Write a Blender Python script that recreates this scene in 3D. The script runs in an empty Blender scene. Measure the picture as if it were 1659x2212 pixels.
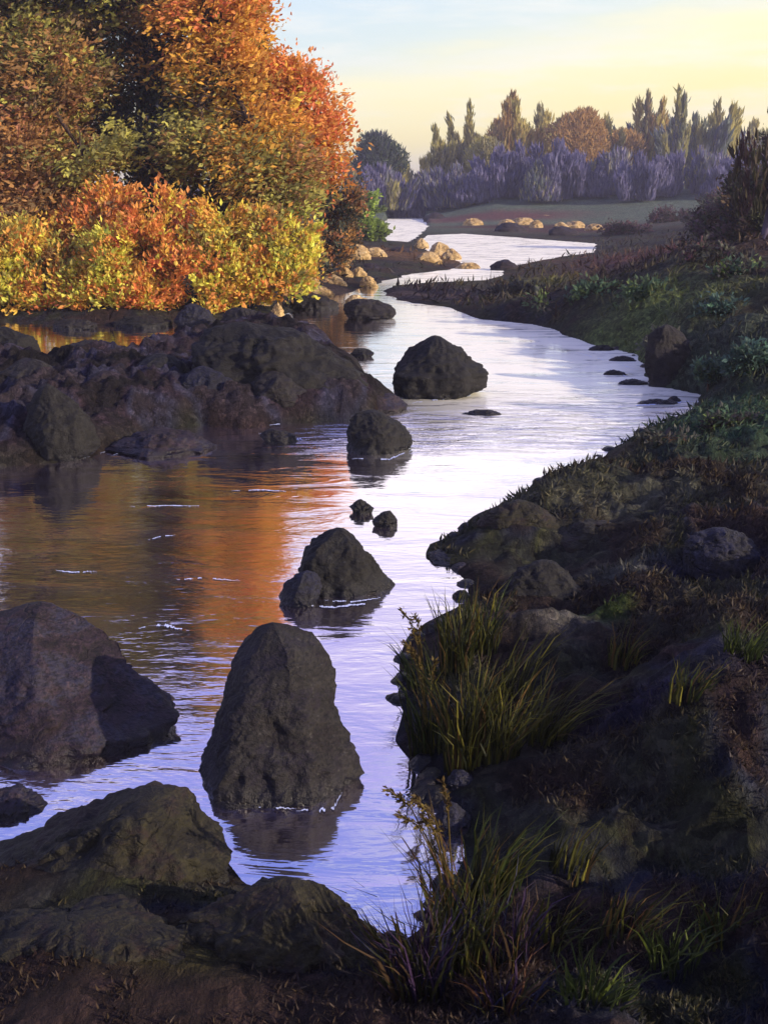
import bpy, math, random
import numpy as np
from mathutils import Vector

# ------------------------------------------------------------------ camera, sky, sun
SC = bpy.context.scene
COL = SC.collection
CW, CH, F = 829.5, 1106.0, 2376.0          # photograph measured on a 1659 x 2212 grid
CAMZ = 3.0
PITCH = math.atan((CH - 410.0) / F)        # the horizon lies at y = 410
cam = bpy.data.cameras.new('camera')
cam.sensor_fit = 'VERTICAL'; cam.sensor_height = 24.0; cam.lens = 24.0 * F / 2212.0
cam.clip_start = 0.05; cam.clip_end = 3000
camo = bpy.data.objects.new('camera', cam); COL.objects.link(camo)
camo.location = (0, 0, CAMZ); camo.rotation_euler = (math.pi / 2 - PITCH, 0, 0)
SC.camera = camo

def S(r, g, b, k=1.0):
    f = lambda c: (c / 12.92 if c <= .04045 else ((c + .055) / 1.055) ** 2.4) * k
    return (f(r), f(g), f(b), 1.0)

SUN_AZ = math.radians(114)      # to the right of the view direction
SUN_EL = math.radians(19)
world = bpy.data.worlds.new("World"); SC.world = world; world.use_nodes = True
nt = world.node_tree; nt.nodes.clear()
def N(t, kind, **kw):
    n = t.nodes.new(kind)
    for k, v in kw.items(): setattr(n, k, v)
    return n
def mth(t, op, a, b=None, c=None):
    n = N(t, 'ShaderNodeMath', operation=op)
    for i, v in enumerate((a, b, c)):
        if v is None: continue
        if isinstance(v, (int, float)): n.inputs[i].default_value = v
        else: t.links.new(v, n.inputs[i])
    return n.outputs[0]
def ramp(t, fac, stops, interp='LINEAR'):
    n = N(t, 'ShaderNodeValToRGB'); r = n.color_ramp; r.interpolation = interp
    while len(r.elements) < len(stops): r.elements.new(0.5)
    for e, (p, c) in zip(r.elements, stops): e.position = p; e.color = c
    if fac is not None: t.links.new(fac, n.inputs[0])
    return n.outputs[0]
def mixc(t, fac, a, b, mode='MIX'):
    n = N(t, 'ShaderNodeMix', data_type='RGBA', blend_type=mode)
    for i, v in ((0, fac), (6, a), (7, b)):
        if isinstance(v, (int, float)): n.inputs[i].default_value = v
        elif isinstance(v, tuple): n.inputs[i].default_value = v
        else: t.links.new(v, n.inputs[i])
    return n.outputs[2]
tc = N(nt, 'ShaderNodeTexCoord'); sp = N(nt, 'ShaderNodeSeparateXYZ')
nt.links.new(tc.outputs['Generated'], sp.inputs[0])
mp = N(nt, 'ShaderNodeMapping'); mp.inputs['Scale'].default_value = (2.2, 2.2, 14.0)
nt.links.new(tc.outputs['Generated'], mp.inputs[0])
cn = N(nt, 'ShaderNodeTexNoise'); cn.inputs['Scale'].default_value = 2.3; cn.inputs['Detail'].default_value = 5
cn.inputs['Roughness'].default_value = 0.6
nt.links.new(mp.outputs[0], cn.inputs['Vector'])
t1 = mth(nt, 'MULTIPLY_ADD', sp.outputs[0], -0.16, sp.outputs[2])
t2 = mth(nt, 'ADD', t1, mth(nt, 'MULTIPLY_ADD', cn.outputs[0], 0.07, -0.015))
t2 = mth(nt, 'MAXIMUM', t2, 0.0)
skyc = ramp(nt, t2, [(0.0, S(.99, .92, .66, 1.04)), (.055, S(.98, .92, .68, 1.04)), (.10, S(.96, .93, .78, 1.04)), (.14, S(.84, .89, .89)), (.185, S(.80, .87, .92)),
                     (.235, S(.98, .95, .96, 1.25)), (.31, S(.95, .92, .96, 1.2)), (.40, S(.82, .79, .95)), (.49, S(.67, .65, .92)),
                     (.60, S(.48, .54, .87)), (1.0, S(.38, .44, .78))])
wisp = ramp(nt, cn.outputs[0], [(.50, (0, 0, 0, 1)), (.66, (.5, .5, .5, 1))])
skyc = mixc(nt, wisp, skyc, S(.97, .95, .90))
nish = N(nt, 'ShaderNodeTexSky', sky_type='NISHITA'); nish.sun_disc = False
nish.sun_elevation = SUN_EL; nish.sun_rotation = SUN_AZ
nsc = mixc(nt, 1.0, nish.outputs[0], (.06, .06, .06, 1), 'MULTIPLY')
fin = mixc(nt, .05, skyc, nsc)
bg = N(nt, 'ShaderNodeBackground'); bg.inputs[1].default_value = 1.0
wo = N(nt, 'ShaderNodeOutputWorld')
nt.links.new(fin, bg.inputs[0]); nt.links.new(bg.outputs[0], wo.inputs[0])

sun = bpy.data.lights.new('sun', 'SUN'); sun.energy = 5.0; sun.angle = math.radians(0.6); sun.color = (1.0, .84, .64)
suno = bpy.data.objects.new('sun', sun); COL.objects.link(suno)
sdir = Vector((math.sin(SUN_AZ) * math.cos(SUN_EL), math.cos(SUN_AZ) * math.cos(SUN_EL), math.sin(SUN_EL)))
suno.rotation_euler = sdir.to_track_quat('Z', 'Y').to_euler()
SC.view_settings.view_transform = 'Standard'; SC.view_settings.look = 'None'
SC.view_settings.exposure = 0.38; SC.view_settings.gamma = 1.0
SC.render.engine = 'CYCLES'
try:
    SC.cycles.use_denoising = True
    SC.cycles.max_bounces = 6; SC.cycles.diffuse_bounces = 2; SC.cycles.glossy_bounces = 3
    SC.cycles.transmission_bounces = 2; SC.cycles.transparent_max_bounces = 4
    SC.cycles.caustics_reflective = False; SC.cycles.caustics_refractive = False
except Exception: pass

# ------------------------------------------------------------------ measuring helpers
cp, sn = math.cos(PITCH), math.sin(PITCH)
def ray(x, y):
    x = np.asarray(x, float); y = np.asarray(y, float)
    cx, cy = (x - CW) / F, -(y - CH) / F
    return np.stack([cx, cp + cy * sn, -sn + cy * cp], -1)
def gp(x, y, z=0.0):
    """ground point seen at (x, y) when it lies at height z"""
    d = ray(x, y); s = (z - CAMZ) / d[..., 2]
    return np.stack([d[..., 0] * s, d[..., 1] * s, np.full_like(s, z)], -1)
def dp(x, y, Y):
    """point seen at (x, y) standing Y metres down the valley"""
    d = ray(x, y); s = Y / d[..., 1]
    return d * s[..., None] if d.ndim > 1 else np.array([d[0] * s, Y, CAMZ + d[2] * s])
def toY(y, z=0.0): return float(gp(CW, y, z)[1])
def proj(P):
    P = np.asarray(P, float); v = P - np.array([0, 0, CAMZ])
    zc = v[..., 1] * cp - v[..., 2] * sn; yc = v[..., 1] * sn + v[..., 2] * cp
    return CW + F * v[..., 0] / zc, CH - F * yc / zc
def mpp(Y, z=0.0): return (Y * cp + (CAMZ - z) * sn) / F      # metres per grid pixel

# numpy noise
def _hash(ix, iy, iz, s):
    h = (ix * 374761393 + iy * 668265263 + iz * 2147483647 + s * 974634777) & 0xffffffff
    h = ((h ^ (h >> 13)) * 1274126177) & 0xffffffff
    h = ((h ^ (h >> 16)) * 2246822519) & 0xffffffff
    return ((h ^ (h >> 15)) & 0xffffff) / float(0xffffff)
def vn(P, s=0):
    P = np.asarray(P, float); i = np.floor(P).astype(np.int64); f = P - i; f = f * f * (3 - 2 * f); r = 0
    for dx in (0, 1):
        for dy in (0, 1):
            for dz in (0, 1):
                w = (f[:, 0] if dx else 1 - f[:, 0]) * (f[:, 1] if dy else 1 - f[:, 1]) * (f[:, 2] if dz else 1 - f[:, 2])
                r = r + w * _hash(i[:, 0] + dx, i[:, 1] + dy, i[:, 2] + dz, s)
    return r * 2 - 1
def fbm(P, o=4, s=0, g=.5):
    r = 0; a = 1; t = 0; P = np.asarray(P, float)
    for k in range(o): r = r + a * vn(P * (2.03 ** k) + 17.3 * k, s + k); t += a; a *= g
    return r / t

def mesh_np(name, V, Fc, mat, parent=None, col=None, smooth=True):
    me = bpy.data.meshes.new(name); V = np.asarray(V, np.float32)
    Fc = [np.asarray(f, np.int32) for f in (Fc if isinstance(Fc, (list, tuple)) else [Fc]) if len(f)]
    tot = np.concatenate([np.full(len(f), f.shape[1], np.int32) for f in Fc]); idx = np.concatenate([f.ravel() for f in Fc])
    me.vertices.add(len(V)); me.vertices.foreach_set('co', V.ravel())
    me.loops.add(len(idx)); me.loops.foreach_set('vertex_index', idx)
    me.polygons.add(len(tot)); st = np.zeros(len(tot), np.int32); st[1:] = np.cumsum(tot)[:-1]
    me.polygons.foreach_set('loop_start', st); me.polygons.foreach_set('loop_total', tot)
    me.polygons.foreach_set('use_smooth', np.full(len(tot), smooth))
    if col is not None:
        a = me.attributes.new('Col', 'FLOAT_COLOR', 'POINT')
        c = np.ones((len(V), 4), np.float32); c[:, :3] = np.asarray(col)[:, :3]; a.data.foreach_set('color', c.ravel())
    me.update(calc_edges=True); me.validate()
    if mat: me.materials.append(mat)
    o = bpy.data.objects.new(name, me); COL.objects.link(o)
    if parent: o.parent = parent
    return o
def tag(o, label=None, cat=None, group=None, kind=None):
    if label: o['label'] = label
    if cat: o['category'] = cat
    if group: o['group'] = group
    if kind: o['kind'] = kind
    return o
def empty(name, loc, label, cat, group=None):
    e = bpy.data.objects.new(name, None); COL.objects.link(e); e.location = tuple(float(v) for v in loc); e.empty_display_size = .2
    return tag(e, label, cat, group)

# ------------------------------------------------------------------ materials
def mat(name):
    m = bpy.data.materials.new(name); m.use_nodes = True; t = m.node_tree; t.nodes.clear()
    return m, t, N(t, 'ShaderNodeOutputMaterial')
def princ(t, out, color, rough=.8, spec=.3, bump=None, bstr=.4, bdist=.05):
    p = N(t, 'ShaderNodeBsdfPrincipled')
    if isinstance(color, tuple): p.inputs['Base Color'].default_value = color
    else: t.links.new(color, p.inputs['Base Color'])
    if isinstance(rough, (int, float)): p.inputs['Roughness'].default_value = rough
    else: t.links.new(rough, p.inputs['Roughness'])
    p.inputs['Specular IOR Level'].default_value = spec
    if bump is not None:
        b = N(t, 'ShaderNodeBump'); b.inputs['Strength'].default_value = bstr; b.inputs['Distance'].default_value = bdist
        t.links.new(bump, b.inputs['Height']); t.links.new(b.outputs[0], p.inputs['Normal'])
    t.links.new(p.outputs[0], out.inputs[0]); return p
def noise(t, scale, detail=4, rough=.55, vec=None, dist=0.0):
    n = N(t, 'ShaderNodeTexNoise'); n.inputs['Scale'].default_value = scale; n.inputs['Detail'].default_value = detail
    n.inputs['Roughness'].default_value = rough; n.inputs['Distortion'].default_value = dist
    if vec is not None: t.links.new(vec, n.inputs['Vector'])
    return n.outputs[0]
def stretched(t, sc, rot=(0, 0, 0), coord=None):
    if coord is None:
        coord = N(t, 'ShaderNodeNewGeometry').outputs['Position']
    m = N(t, 'ShaderNodeMapping'); m.inputs['Scale'].default_value = sc; m.inputs['Rotation'].default_value = rot
    t.links.new(coord, m.inputs[0]); return m.outputs[0]

def rock_mat(name, pal, k=1.0, sc=1.0, wet=True, bstr=.7):
    """pal: five colours; mottled mineral, lichen and moss patches, damp at the waterline"""
    m, t, out = mat(name)
    pos = N(t, 'ShaderNodeNewGeometry').outputs['Position']
    v1 = stretched(t, (1.0, 1.0, 1.8), (.4, .5, .3), pos)
    a = noise(t, 2.6 * sc, 5, .62, v1, .6); b = noise(t, 9 * sc, 5, .65, pos, .3); c = noise(t, 34 * sc, 4, .7, v1)
    col = ramp(t, a, [(.30, S(*pal[0], k)), (.42, S(*pal[1], k)), (.50, S(*pal[2], k)), (.58, S(*pal[3], k)), (.70, S(*pal[4], k))])
    col = mixc(t, ramp(t, b, [(.5, (0, 0, 0, 1)), (.63, (.7, .7, .7, 1))]), col, S(*pal[2], k * 1.5))
    col = mixc(t, ramp(t, c, [(.40, (.75, .75, .75, 1)), (.55, (0, 0, 0, 1))]), col, S(*pal[0], k * .55))
    vc = N(t, 'ShaderNodeTexVoronoi', feature='DISTANCE_TO_EDGE'); vc.inputs['Scale'].default_value = 1.3 * sc
    wv_ = N(t, 'ShaderNodeVectorMath', operation='ADD'); nn = N(t, 'ShaderNodeTexNoise'); nn.inputs['Scale'].default_value = 3.0 * sc; nn.inputs['Detail'].default_value = 4
    t.links.new(pos, nn.inputs['Vector']); t.links.new(v1, wv_.inputs[0]); t.links.new(nn.outputs['Color'], wv_.inputs[1]); t.links.new(wv_.outputs[0], vc.inputs['Vector'])
    crk = mth(t, 'MULTIPLY', ramp(t, vc.outputs[0], [(0.0, (1, 1, 1, 1)), (.022, (0, 0, 0, 1))]), ramp(t, noise(t, 1.7 * sc, 2, .5, pos), [(.50, (0, 0, 0, 1)), (.60, (1, 1, 1, 1))]))
    col = mixc(t, mth(t, 'MULTIPLY', crk, .75), col, S(*pal[0], k * .4))
    lich = ramp(t, noise(t, 15 * sc, 6, .75, pos, .2), [(.60, (0, 0, 0, 1)), (.66, (.75, .75, .75, 1))])
    col = mixc(t, lich, col, S(*pal[4], k * 1.5))
    n = N(t, 'ShaderNodeSeparateXYZ'); t.links.new(pos, n.inputs[0])
    rough = .75
    if wet:
        w = mth(t, 'ADD', n.outputs[2], mth(t, 'MULTIPLY_ADD', b, .12, -.06))
        wf = ramp(t, w, [(0.02, (1, 1, 1, 1)), (.11, (0, 0, 0, 1))])
        col = mixc(t, wf, col, mixc(t, 1.0, col, (.4, .37, .42, 1), 'MULTIPLY'))
        rough = mth(t, 'MULTIPLY_ADD', wf, -.5, .78)
    h = mth(t, 'SUBTRACT', mth(t, 'ADD', mth(t, 'MULTIPLY', b, 1.0), mth(t, 'MULTIPLY', c, .35)), mth(t, 'MULTIPLY', crk, .5))
    princ(t, out, col, rough, .35, h, bstr, .06)
    return m
M = {}
K = .30
M['rock_dark'] = rock_mat('dark_river_rock', [(.10, .08, .10), (.18, .13, .16), (.27, .25, .24), (.20, .16, .24), (.38, .36, .35)], K)
M['rock_black'] = rock_mat('black_rock', [(.07, .06, .07), (.13, .11, .13), (.22, .21, .20), (.15, .12, .15), (.32, .32, .31)], K)
M['rock_plum'] = rock_mat('plum_rock', [(.13, .09, .11), (.22, .15, .19), (.31, .23, .28), (.30, .29, .40), (.42, .34, .37)], K)
M['rock_moss'] = rock_mat('mossy_rock', [(.12, .09, .07), (.18, .15, .09), (.27, .25, .14), (.26, .18, .16), (.35, .32, .24)], K)
M['rock_slate'] = rock_mat('slate_rock', [(.11, .11, .15), (.17, .16, .25), (.24, .24, .36), (.20, .19, .21), (.36, .36, .42)], K)
M['rock_tan'] = rock_mat('tan_rock', [(.50, .40, .26), (.62, .50, .30), (.76, .64, .44), (.82, .70, .50), (.88, .80, .62)], .85, .6, False, .5)

# ground: vegetation and soil, colour areas come from the Col attribute of the sheet
m, t, out = mat('ground_cover'); M['ground'] = m
at = N(t, 'ShaderNodeAttribute', attribute_name='Col')
pos = N(t, 'ShaderNodeNewGeometry').outputs['Position']
sv = stretched(t, (1.6, .7, 1.0), (0, 0, .5), pos)
n1 = noise(t, 5, 6, .65, sv, .8); n2 = noise(t, 26, 5, .7, sv, .4); n3 = noise(t, 90, 3, .6, pos)
vo = N(t, 'ShaderNodeTexVoronoi'); vo.inputs['Scale'].default_value = 13; t.links.new(stretched(t, (1, 1, 1), (0, 0, .2), pos), vo.inputs['Vector'])
vb = ramp(t, vo.outputs['Distance'], [(0.0, (1, 1, 1, 1)), (.55, (0, 0, 0, 1))]); vsep = N(t, 'ShaderNodeSeparateColor'); t.links.new(vo.outputs['Color'], vsep.inputs[0])
colr = mixc(t, ramp(t, n1, [(.38, (.7, .7, .7, 1)), (.52, (0, 0, 0, 1))]), at.outputs[0], S(.12, .09, .09, .8))
colr = mixc(t, ramp(t, n2, [(.52, (0, 0, 0, 1)), (.66, (.8, .8, .8, 1))]), colr, mixc(t, 1.0, at.outputs[0], (2.0, 1.9, 1.8, 1), 'MULTIPLY'))
colr = mixc(t, 1.0, colr, ramp(t, vsep.outputs[0], [(0, (.6, .6, .62, 1)), (.7, (1, 1, 1, 1)), (1, (1.7, 1.65, 1.6, 1))]), 'MULTIPLY')
princ(t, out, colr, .9, .15, mth(t, 'ADD', mth(t, 'ADD', mth(t, 'ADD', n2, n1), mth(t, 'MULTIPLY', n3, .5)), mth(t, 'MULTIPLY', vb, .45)), 1.0, .08)

# leaves, blades: colour per leaf
def leaf_mat(name, trans=.35, rough=.6, var=.25):
    m, t, out = mat(name)
    at = N(t, 'ShaderNodeAttribute', attribute_name='Col')
    d = N(t, 'ShaderNodeBsdfPrincipled'); d.inputs['Roughness'].default_value = rough; d.inputs['Specular IOR Level'].default_value = .2
    tr = N(t, 'ShaderNodeBsdfTranslucent'); mx = N(t, 'ShaderNodeMixShader'); mx.inputs[0].default_value = trans
    t.links.new(at.outputs[0], d.inputs['Base Color']); t.links.new(at.outputs[0], tr.inputs[0])
    t.links.new(d.outputs[0], mx.inputs[1]); t.links.new(tr.outputs[0], mx.inputs[2]); t.links.new(mx.outputs[0], out.inputs[0])
    return m
M['leaf'] = leaf_mat('autumn_leaf', .4)
M['blade'] = leaf_mat('grass_blade', .25)
m, t, out = mat('bark'); M['bark'] = m
bv = stretched(t, (6, 6, 1.5)); bn = noise(t, 4, 5, .6, bv)
princ(t, out, ramp(t, bn, [(.35, S(.14, .10, .08)), (.65, S(.34, .27, .22))]), .9, .2, bn, .6, .04)
m, t, out = mat('far_bark'); M['farbark'] = m
princ(t, out, S(.33, .30, .38), .9, .1)

# water
m, t, out = mat('river_water'); M['water'] = m
pos = N(t, 'ShaderNodeNewGeometry').outputs['Position']
r1 = noise(t, 1.6, 4, .55, stretched(t, (.55, 1.5, 1), (0, 0, .12), pos), .6)
r2 = noise(t, 9.0, 3, .6, stretched(t, (.45, 1.6, 1), (0, 0, -.1), pos), .4)
r3 = noise(t, .35, 2, .5, stretched(t, (.6, 1.3, 1), (0, 0, .3), pos))
rip = ramp(t, r3, [(.40, (.25, .25, .25, 1)), (.62, (1, 1, 1, 1))])
sx = N(t, 'ShaderNodeSeparateXYZ'); t.links.new(pos, sx.inputs[0]); WX, WY = sx.outputs[0], sx.outputs[1]
def mapr(v, a_, b_, c_=0.0, d_=1.0):
    n = N(t, 'ShaderNodeMapRange', interpolation_type='SMOOTHSTEP'); t.links.new(v, n.inputs[0])
    for i, q in enumerate((a_, b_, c_, d_)): n.inputs[1 + i].default_value = q
    return n.outputs[0]
# a choppy riffle below the bar, bright sky glare painted white upstream
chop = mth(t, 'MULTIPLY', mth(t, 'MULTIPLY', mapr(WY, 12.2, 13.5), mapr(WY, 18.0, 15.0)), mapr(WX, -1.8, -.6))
glare_mid = mth(t, 'MULTIPLY', mth(t, 'MULTIPLY', mapr(WY, 9.0, 17.0), mapr(WX, -.5, 1.5)), mth(t, 'MULTIPLY_ADD', chop, -.5, 1.0))
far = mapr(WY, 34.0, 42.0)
r4 = noise(t, 3.2, 4, .6, stretched(t, (.5, 1.5, 1), (0, 0, .05), pos), .8)
hh = mth(t, 'ADD', mth(t, 'MULTIPLY', r1, 1.0), mth(t, 'MULTIPLY', mth(t, 'MULTIPLY', r2, rip), .22))
hh = mth(t, 'MULTIPLY', hh, mapr(WY, 14.0, 30.0, 1.0, .55))
hh = mth(t, 'ADD', hh, mth(t, 'MULTIPLY', mth(t, 'MULTIPLY', r4, chop), 3.2))
bp = N(t, 'ShaderNodeBump'); bp.inputs['Strength'].default_value = .30; bp.inputs['Distance'].default_value = .045
t.links.new(hh, bp.inputs['Height'])
gl = N(t, 'ShaderNodeBsdfGlossy'); gl.inputs[0].default_value = (.98, .95, .99, 1); gl.inputs['Roughness'].default_value = .05
t.links.new(bp.outputs[0], gl.inputs['Normal'])
df = N(t, 'ShaderNodeBsdfDiffuse')
murk = ramp(t, r1, [(.4, S(.20, .15, .16)), (.65, S(.34, .28, .36))])
glare_noise = noise(t, 2.2, 6, .7, stretched(t, (.35, 1.3, 1), (0, 0, .25), pos), 1.0)
glare_mask = mth(t, 'MULTIPLY', ramp(t, glare_noise, [(.33, (0, 0, 0, 1)), (.50, (1, 1, 1, 1))]), mth(t, 'MAXIMUM', mth(t, 'MULTIPLY', glare_mid, .85), mth(t, 'MULTIPLY', far, .92)))
t.links.new(mixc(t, ramp(t, glare_mask, [(0.0, (0, 0, 0, 1)), (.2, (1, 1, 1, 1))]), murk, S(1.0, .985, .90)), df.inputs[0])  # white diffuse stands in for sky glare on the water
fr = N(t, 'ShaderNodeFresnel'); fr.inputs[0].default_value = 1.33
mx = N(t, 'ShaderNodeMixShader')
gf = mth(t, 'MULTIPLY', mth(t, 'MINIMUM', mth(t, 'MULTIPLY_ADD', fr.outputs[0], .25, .84), 1.0), mth(t, 'SUBTRACT', 1.0, glare_mask))
t.links.new(gf, mx.inputs[0])
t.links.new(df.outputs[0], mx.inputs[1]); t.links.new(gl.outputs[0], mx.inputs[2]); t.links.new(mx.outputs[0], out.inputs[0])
m, t, out = mat('foam_glint'); M['foam_glint'] = m
princ(t, out, S(.80, .84, .95), .5, .3)  # pale tone for froth and for painted ripple highlights

# ------------------------------------------------------------------ terrain
# water outline, measured at the water's edge
W1 = [(-2600, 690), (0, 694), (120, 700), (260, 704), (380, 697), (520, 690), (610, 684), (640, 660), (700, 645), (770, 628), (820, 610), (900, 590),
      (960, 584), (1000, 575), (985, 560), (940, 548), (900, 530), (925, 508), (1000, 505), (1100, 512), (1200, 520), (1285, 526),
      (1285, 545), (1200, 556), (1130, 570), (1080, 580), (1085, 596), (1040, 606), (930, 610), (850, 616), (825, 632), (860, 648),
      (960, 664), (1050, 690), (1150, 700), (1210, 716), (1290, 745), (1365, 765), (1400, 800), (1420, 835), (1510, 852), (1525, 872),
      (1475, 905), (1400, 930), (1320, 965), (1290, 990), (1180, 1035), (1090, 1085), (1010, 1140), (930, 1175), (925, 1208), (1000, 1225),
      (1030, 1262), (1000, 1300), (950, 1345), (895, 1385), (875, 1440), (868, 1500), (872, 1600), (925, 1680), (945, 1745), (1000, 1790), (1010, 1850),
      (965, 1930), (900, 2000), (820, 2050), (750, 2030), (690, 1960), (600, 1935), (530, 1905), (500, 1860), (440, 1790), (380, 1745),
      (200, 1790), (0, 1850), (-400, 1900), (-2600, 1900)]
W2 = [(822, 520), (828, 480), (850, 462), (885, 457), (918, 468), (926, 488), (905, 508), (880, 524)]
def poly(P): P = np.array(P, float); return gp(P[:, 0], P[:, 1])[:, :2]
POLYS = [poly(W1), poly(W2)]
# the rocky bar in the pool on the left
BAR = [poly([(-900, 772), (100, 790), (300, 785), (400, 745), (470, 722), (600, 722), (720, 748), (800, 830), (860, 880), (800, 905), (640, 915), (520, 925), (440, 915), (330, 935), (200, 985), (60, 1005), (-900, 1020)])]
def sdist(X, Y, POLYS=POLYS):
    """signed distance to the water's edge, positive on land"""
    best = np.full(X.shape, 1e9); ins = np.zeros(X.shape, bool)
    for P in POLYS:
        Q = np.roll(P, -1, 0); c = np.zeros(X.shape, bool)
        for (x1, y1), (x2, y2) in zip(P, Q):
            dx, dy = x2 - x1, y2 - y1
            tt = np.clip(((X - x1) * dx + (Y - y1) * dy) / (dx * dx + dy * dy + 1e-12), 0, 1)
            best = np.minimum(best, (X - x1 - tt * dx) ** 2 + (Y - y1 - tt * dy) ** 2)
            if abs(dy) > 1e-12:
                c ^= ((y1 > Y) != (y2 > Y)) & (X < dx * (Y - y1) / dy + x1)
        ins |= c
    d = np.sqrt(best); return np.where(ins, -d, d)
mid = np.array([(2212, 860), (1950, 800), (1700, 700), (1300, 780), (1000, 900), (850, 1100), (700, 1000), (620, 860), (540, 1000), (500, 920), (450, 870)], float)
midw = gp(mid[:, 1], mid[:, 0])[:, :2]; midw = midw[np.argsort(midw[:, 1])]
def lerp(x, xs, ys): return np.interp(x, xs, ys)
def g2(X, Y, px, py, r, z=0, ry=None):
    c = gp(px, py, z); ry = ry or r
    return np.exp(-(((X - c[0]) / r) ** 2 + ((Y - c[1]) / ry) ** 2))
def height(X, Y, detail=True):
    sh = X.shape; X = X.ravel(); Y = Y.ravel()
    P = np.stack([X, Y, X * 0], -1)
    wob = fbm(P * 1.3, 3, 5) * np.clip(Y / 12, .15, 1.0) * .22
    sd = sdist(X, Y) + wob
    right = X > np.interp(Y, midw[:, 1], midw[:, 0])
    A = lerp(Y, [0, 5, 9, 13, 16, 22, 30, 45, 90, 140], [.30, .26, .16, .30, .75, .95, .80, .5, .35, .3])
    L = lerp(Y, [0, 8, 12, 16, 25, 40, 90], [.5, .5, .6, .45, .8, 2.5, 6])
    slope = lerp(Y, [0, 5, 9, 13, 17, 25, 45, 90], [.10, .12, .12, .16, .22, .19, .10, .03])
    zr = A * (1 - np.exp(-np.maximum(sd, 0) / L)) + slope * np.maximum(sd, 0)
    zr = 3.6 * np.tanh(zr / 3.6)
    A2 = lerp(Y, [0, 5, 25, 40, 60, 120], [.25, .25, .4, .3, .25, .3]); L2 = lerp(Y, [0, 6, 30, 90], [.5, .5, 1.2, 4])
    zl = A2 * (1 - np.exp(-np.maximum(sd, 0) / L2)) + .04 * np.maximum(sd, 0); zl = 2.5 * np.tanh(zl / 2.5)
    # far meadow and the ground under the far trees
    cx = CW + F * X / np.maximum(Y, 1)
    fl = np.interp(cx, [1150, 1250, 1450, 1650], [.07, .16, .75, 1.0]) ; m_ = np.clip((Y - 24) / 8, 0, 1); m_ = m_ * (3 - 2 * m_) * m_
    zr = zr * (1 - m_ + m_ * fl)
    xm = np.interp(Y, midw[:, 1], midw[:, 0]); wr = np.clip((X - xm) / 1.2 + .5, 0, 1); wr = wr * wr * (3 - 2 * wr)
    z = zr * wr + zl * (1 - wr)
    up = np.clip((Y - 92) / 45, 0, 1); up = up * up * (3 - 2 * up)
    z = z + up * np.interp(cx, [600, 950, 1060, 1300, 1500, 2000], [.9, .9, 2.7, 2.9, 2.6, 2.0])
    n = fbm(P * .55, 4, 11) * .30 + fbm(P * 2.6, 4, 23) * .10 + (fbm(P * 9, 3, 31) * .028 if detail else 0)
    n = n + (.22 - np.abs(fbm(P * .8, 4, 93))) * .50 * wr + (.2 - np.abs(fbm(P * 3.1, 4, 94))) * .16 * wr
    z = z + n * np.clip(sd / .8, 0, 1) * np.clip(1.2 - Y / 55, .2, 1) * (.6 + .4 * wr) * (1 - m_ + m_ * np.clip(fl * 1.5, .15, 1))
    z = np.where(sd > 0, np.maximum(z, .10 * np.clip(sd, 0, .5)), np.maximum(-.5, .3 * sd))
    sb = -sdist(X, Y, BAR) + wob * .8
    zb = (.42 * (1 - np.exp(-np.maximum(sb, 0) / .25)) + np.clip(sb * 1.5, 0, 1) * (.50 * (.3 - np.abs(fbm(P * .9, 4, 71))) + .30 * (.25 - np.abs(fbm(P * 2.6, 4, 72))) + .10 * fbm(P * 8, 3, 73)))
    z = np.where(sb > 0, np.maximum(zb, .08 * np.clip(sb, 0, .5)), np.maximum(z, np.maximum(-.5, .3 * sb)))
    return z.reshape(sh)
def hz(x, y): return float(height(np.array([x], float), np.array([y], float))[0])

az = np.concatenate([np.linspace(-180, -32, 30)[:-1], np.linspace(-32, 32, 560), np.linspace(32, 180, 30)[1:-1]])
rr = np.concatenate([[.3, .9, 1.5], np.geomspace(2.0, 170, 640), [185, 210, 260, 350, 600, 1200]])
AZ, RR = np.meshgrid(np.radians(az), rr)
X, Y = RR * np.sin(AZ), RR * np.cos(AZ)
Z = height(X, Y)
Z = np.where(RR > 220, np.interp(RR, [220, 1200], [1, 0]) * Z, Z)
nr, na = X.shape
V = np.stack([X.ravel(), Y.ravel(), Z.ravel()], -1)
ii, jj = np.meshgrid(np.arange(nr - 1), np.arange(na), indexing='ij'); j2 = (jj + 1) % na
Fq = np.stack([ii * na + jj, ii * na + j2, (ii + 1) * na + j2, (ii + 1) * na + jj], -1).reshape(-1, 4)
V = np.vstack([V, [[0, 0, float(Z[0].mean())]]]); c0 = len(V) - 1
tri = np.stack([np.full(na, c0), (np.arange(na) + 1) % na, np.arange(na)], -1)
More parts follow.
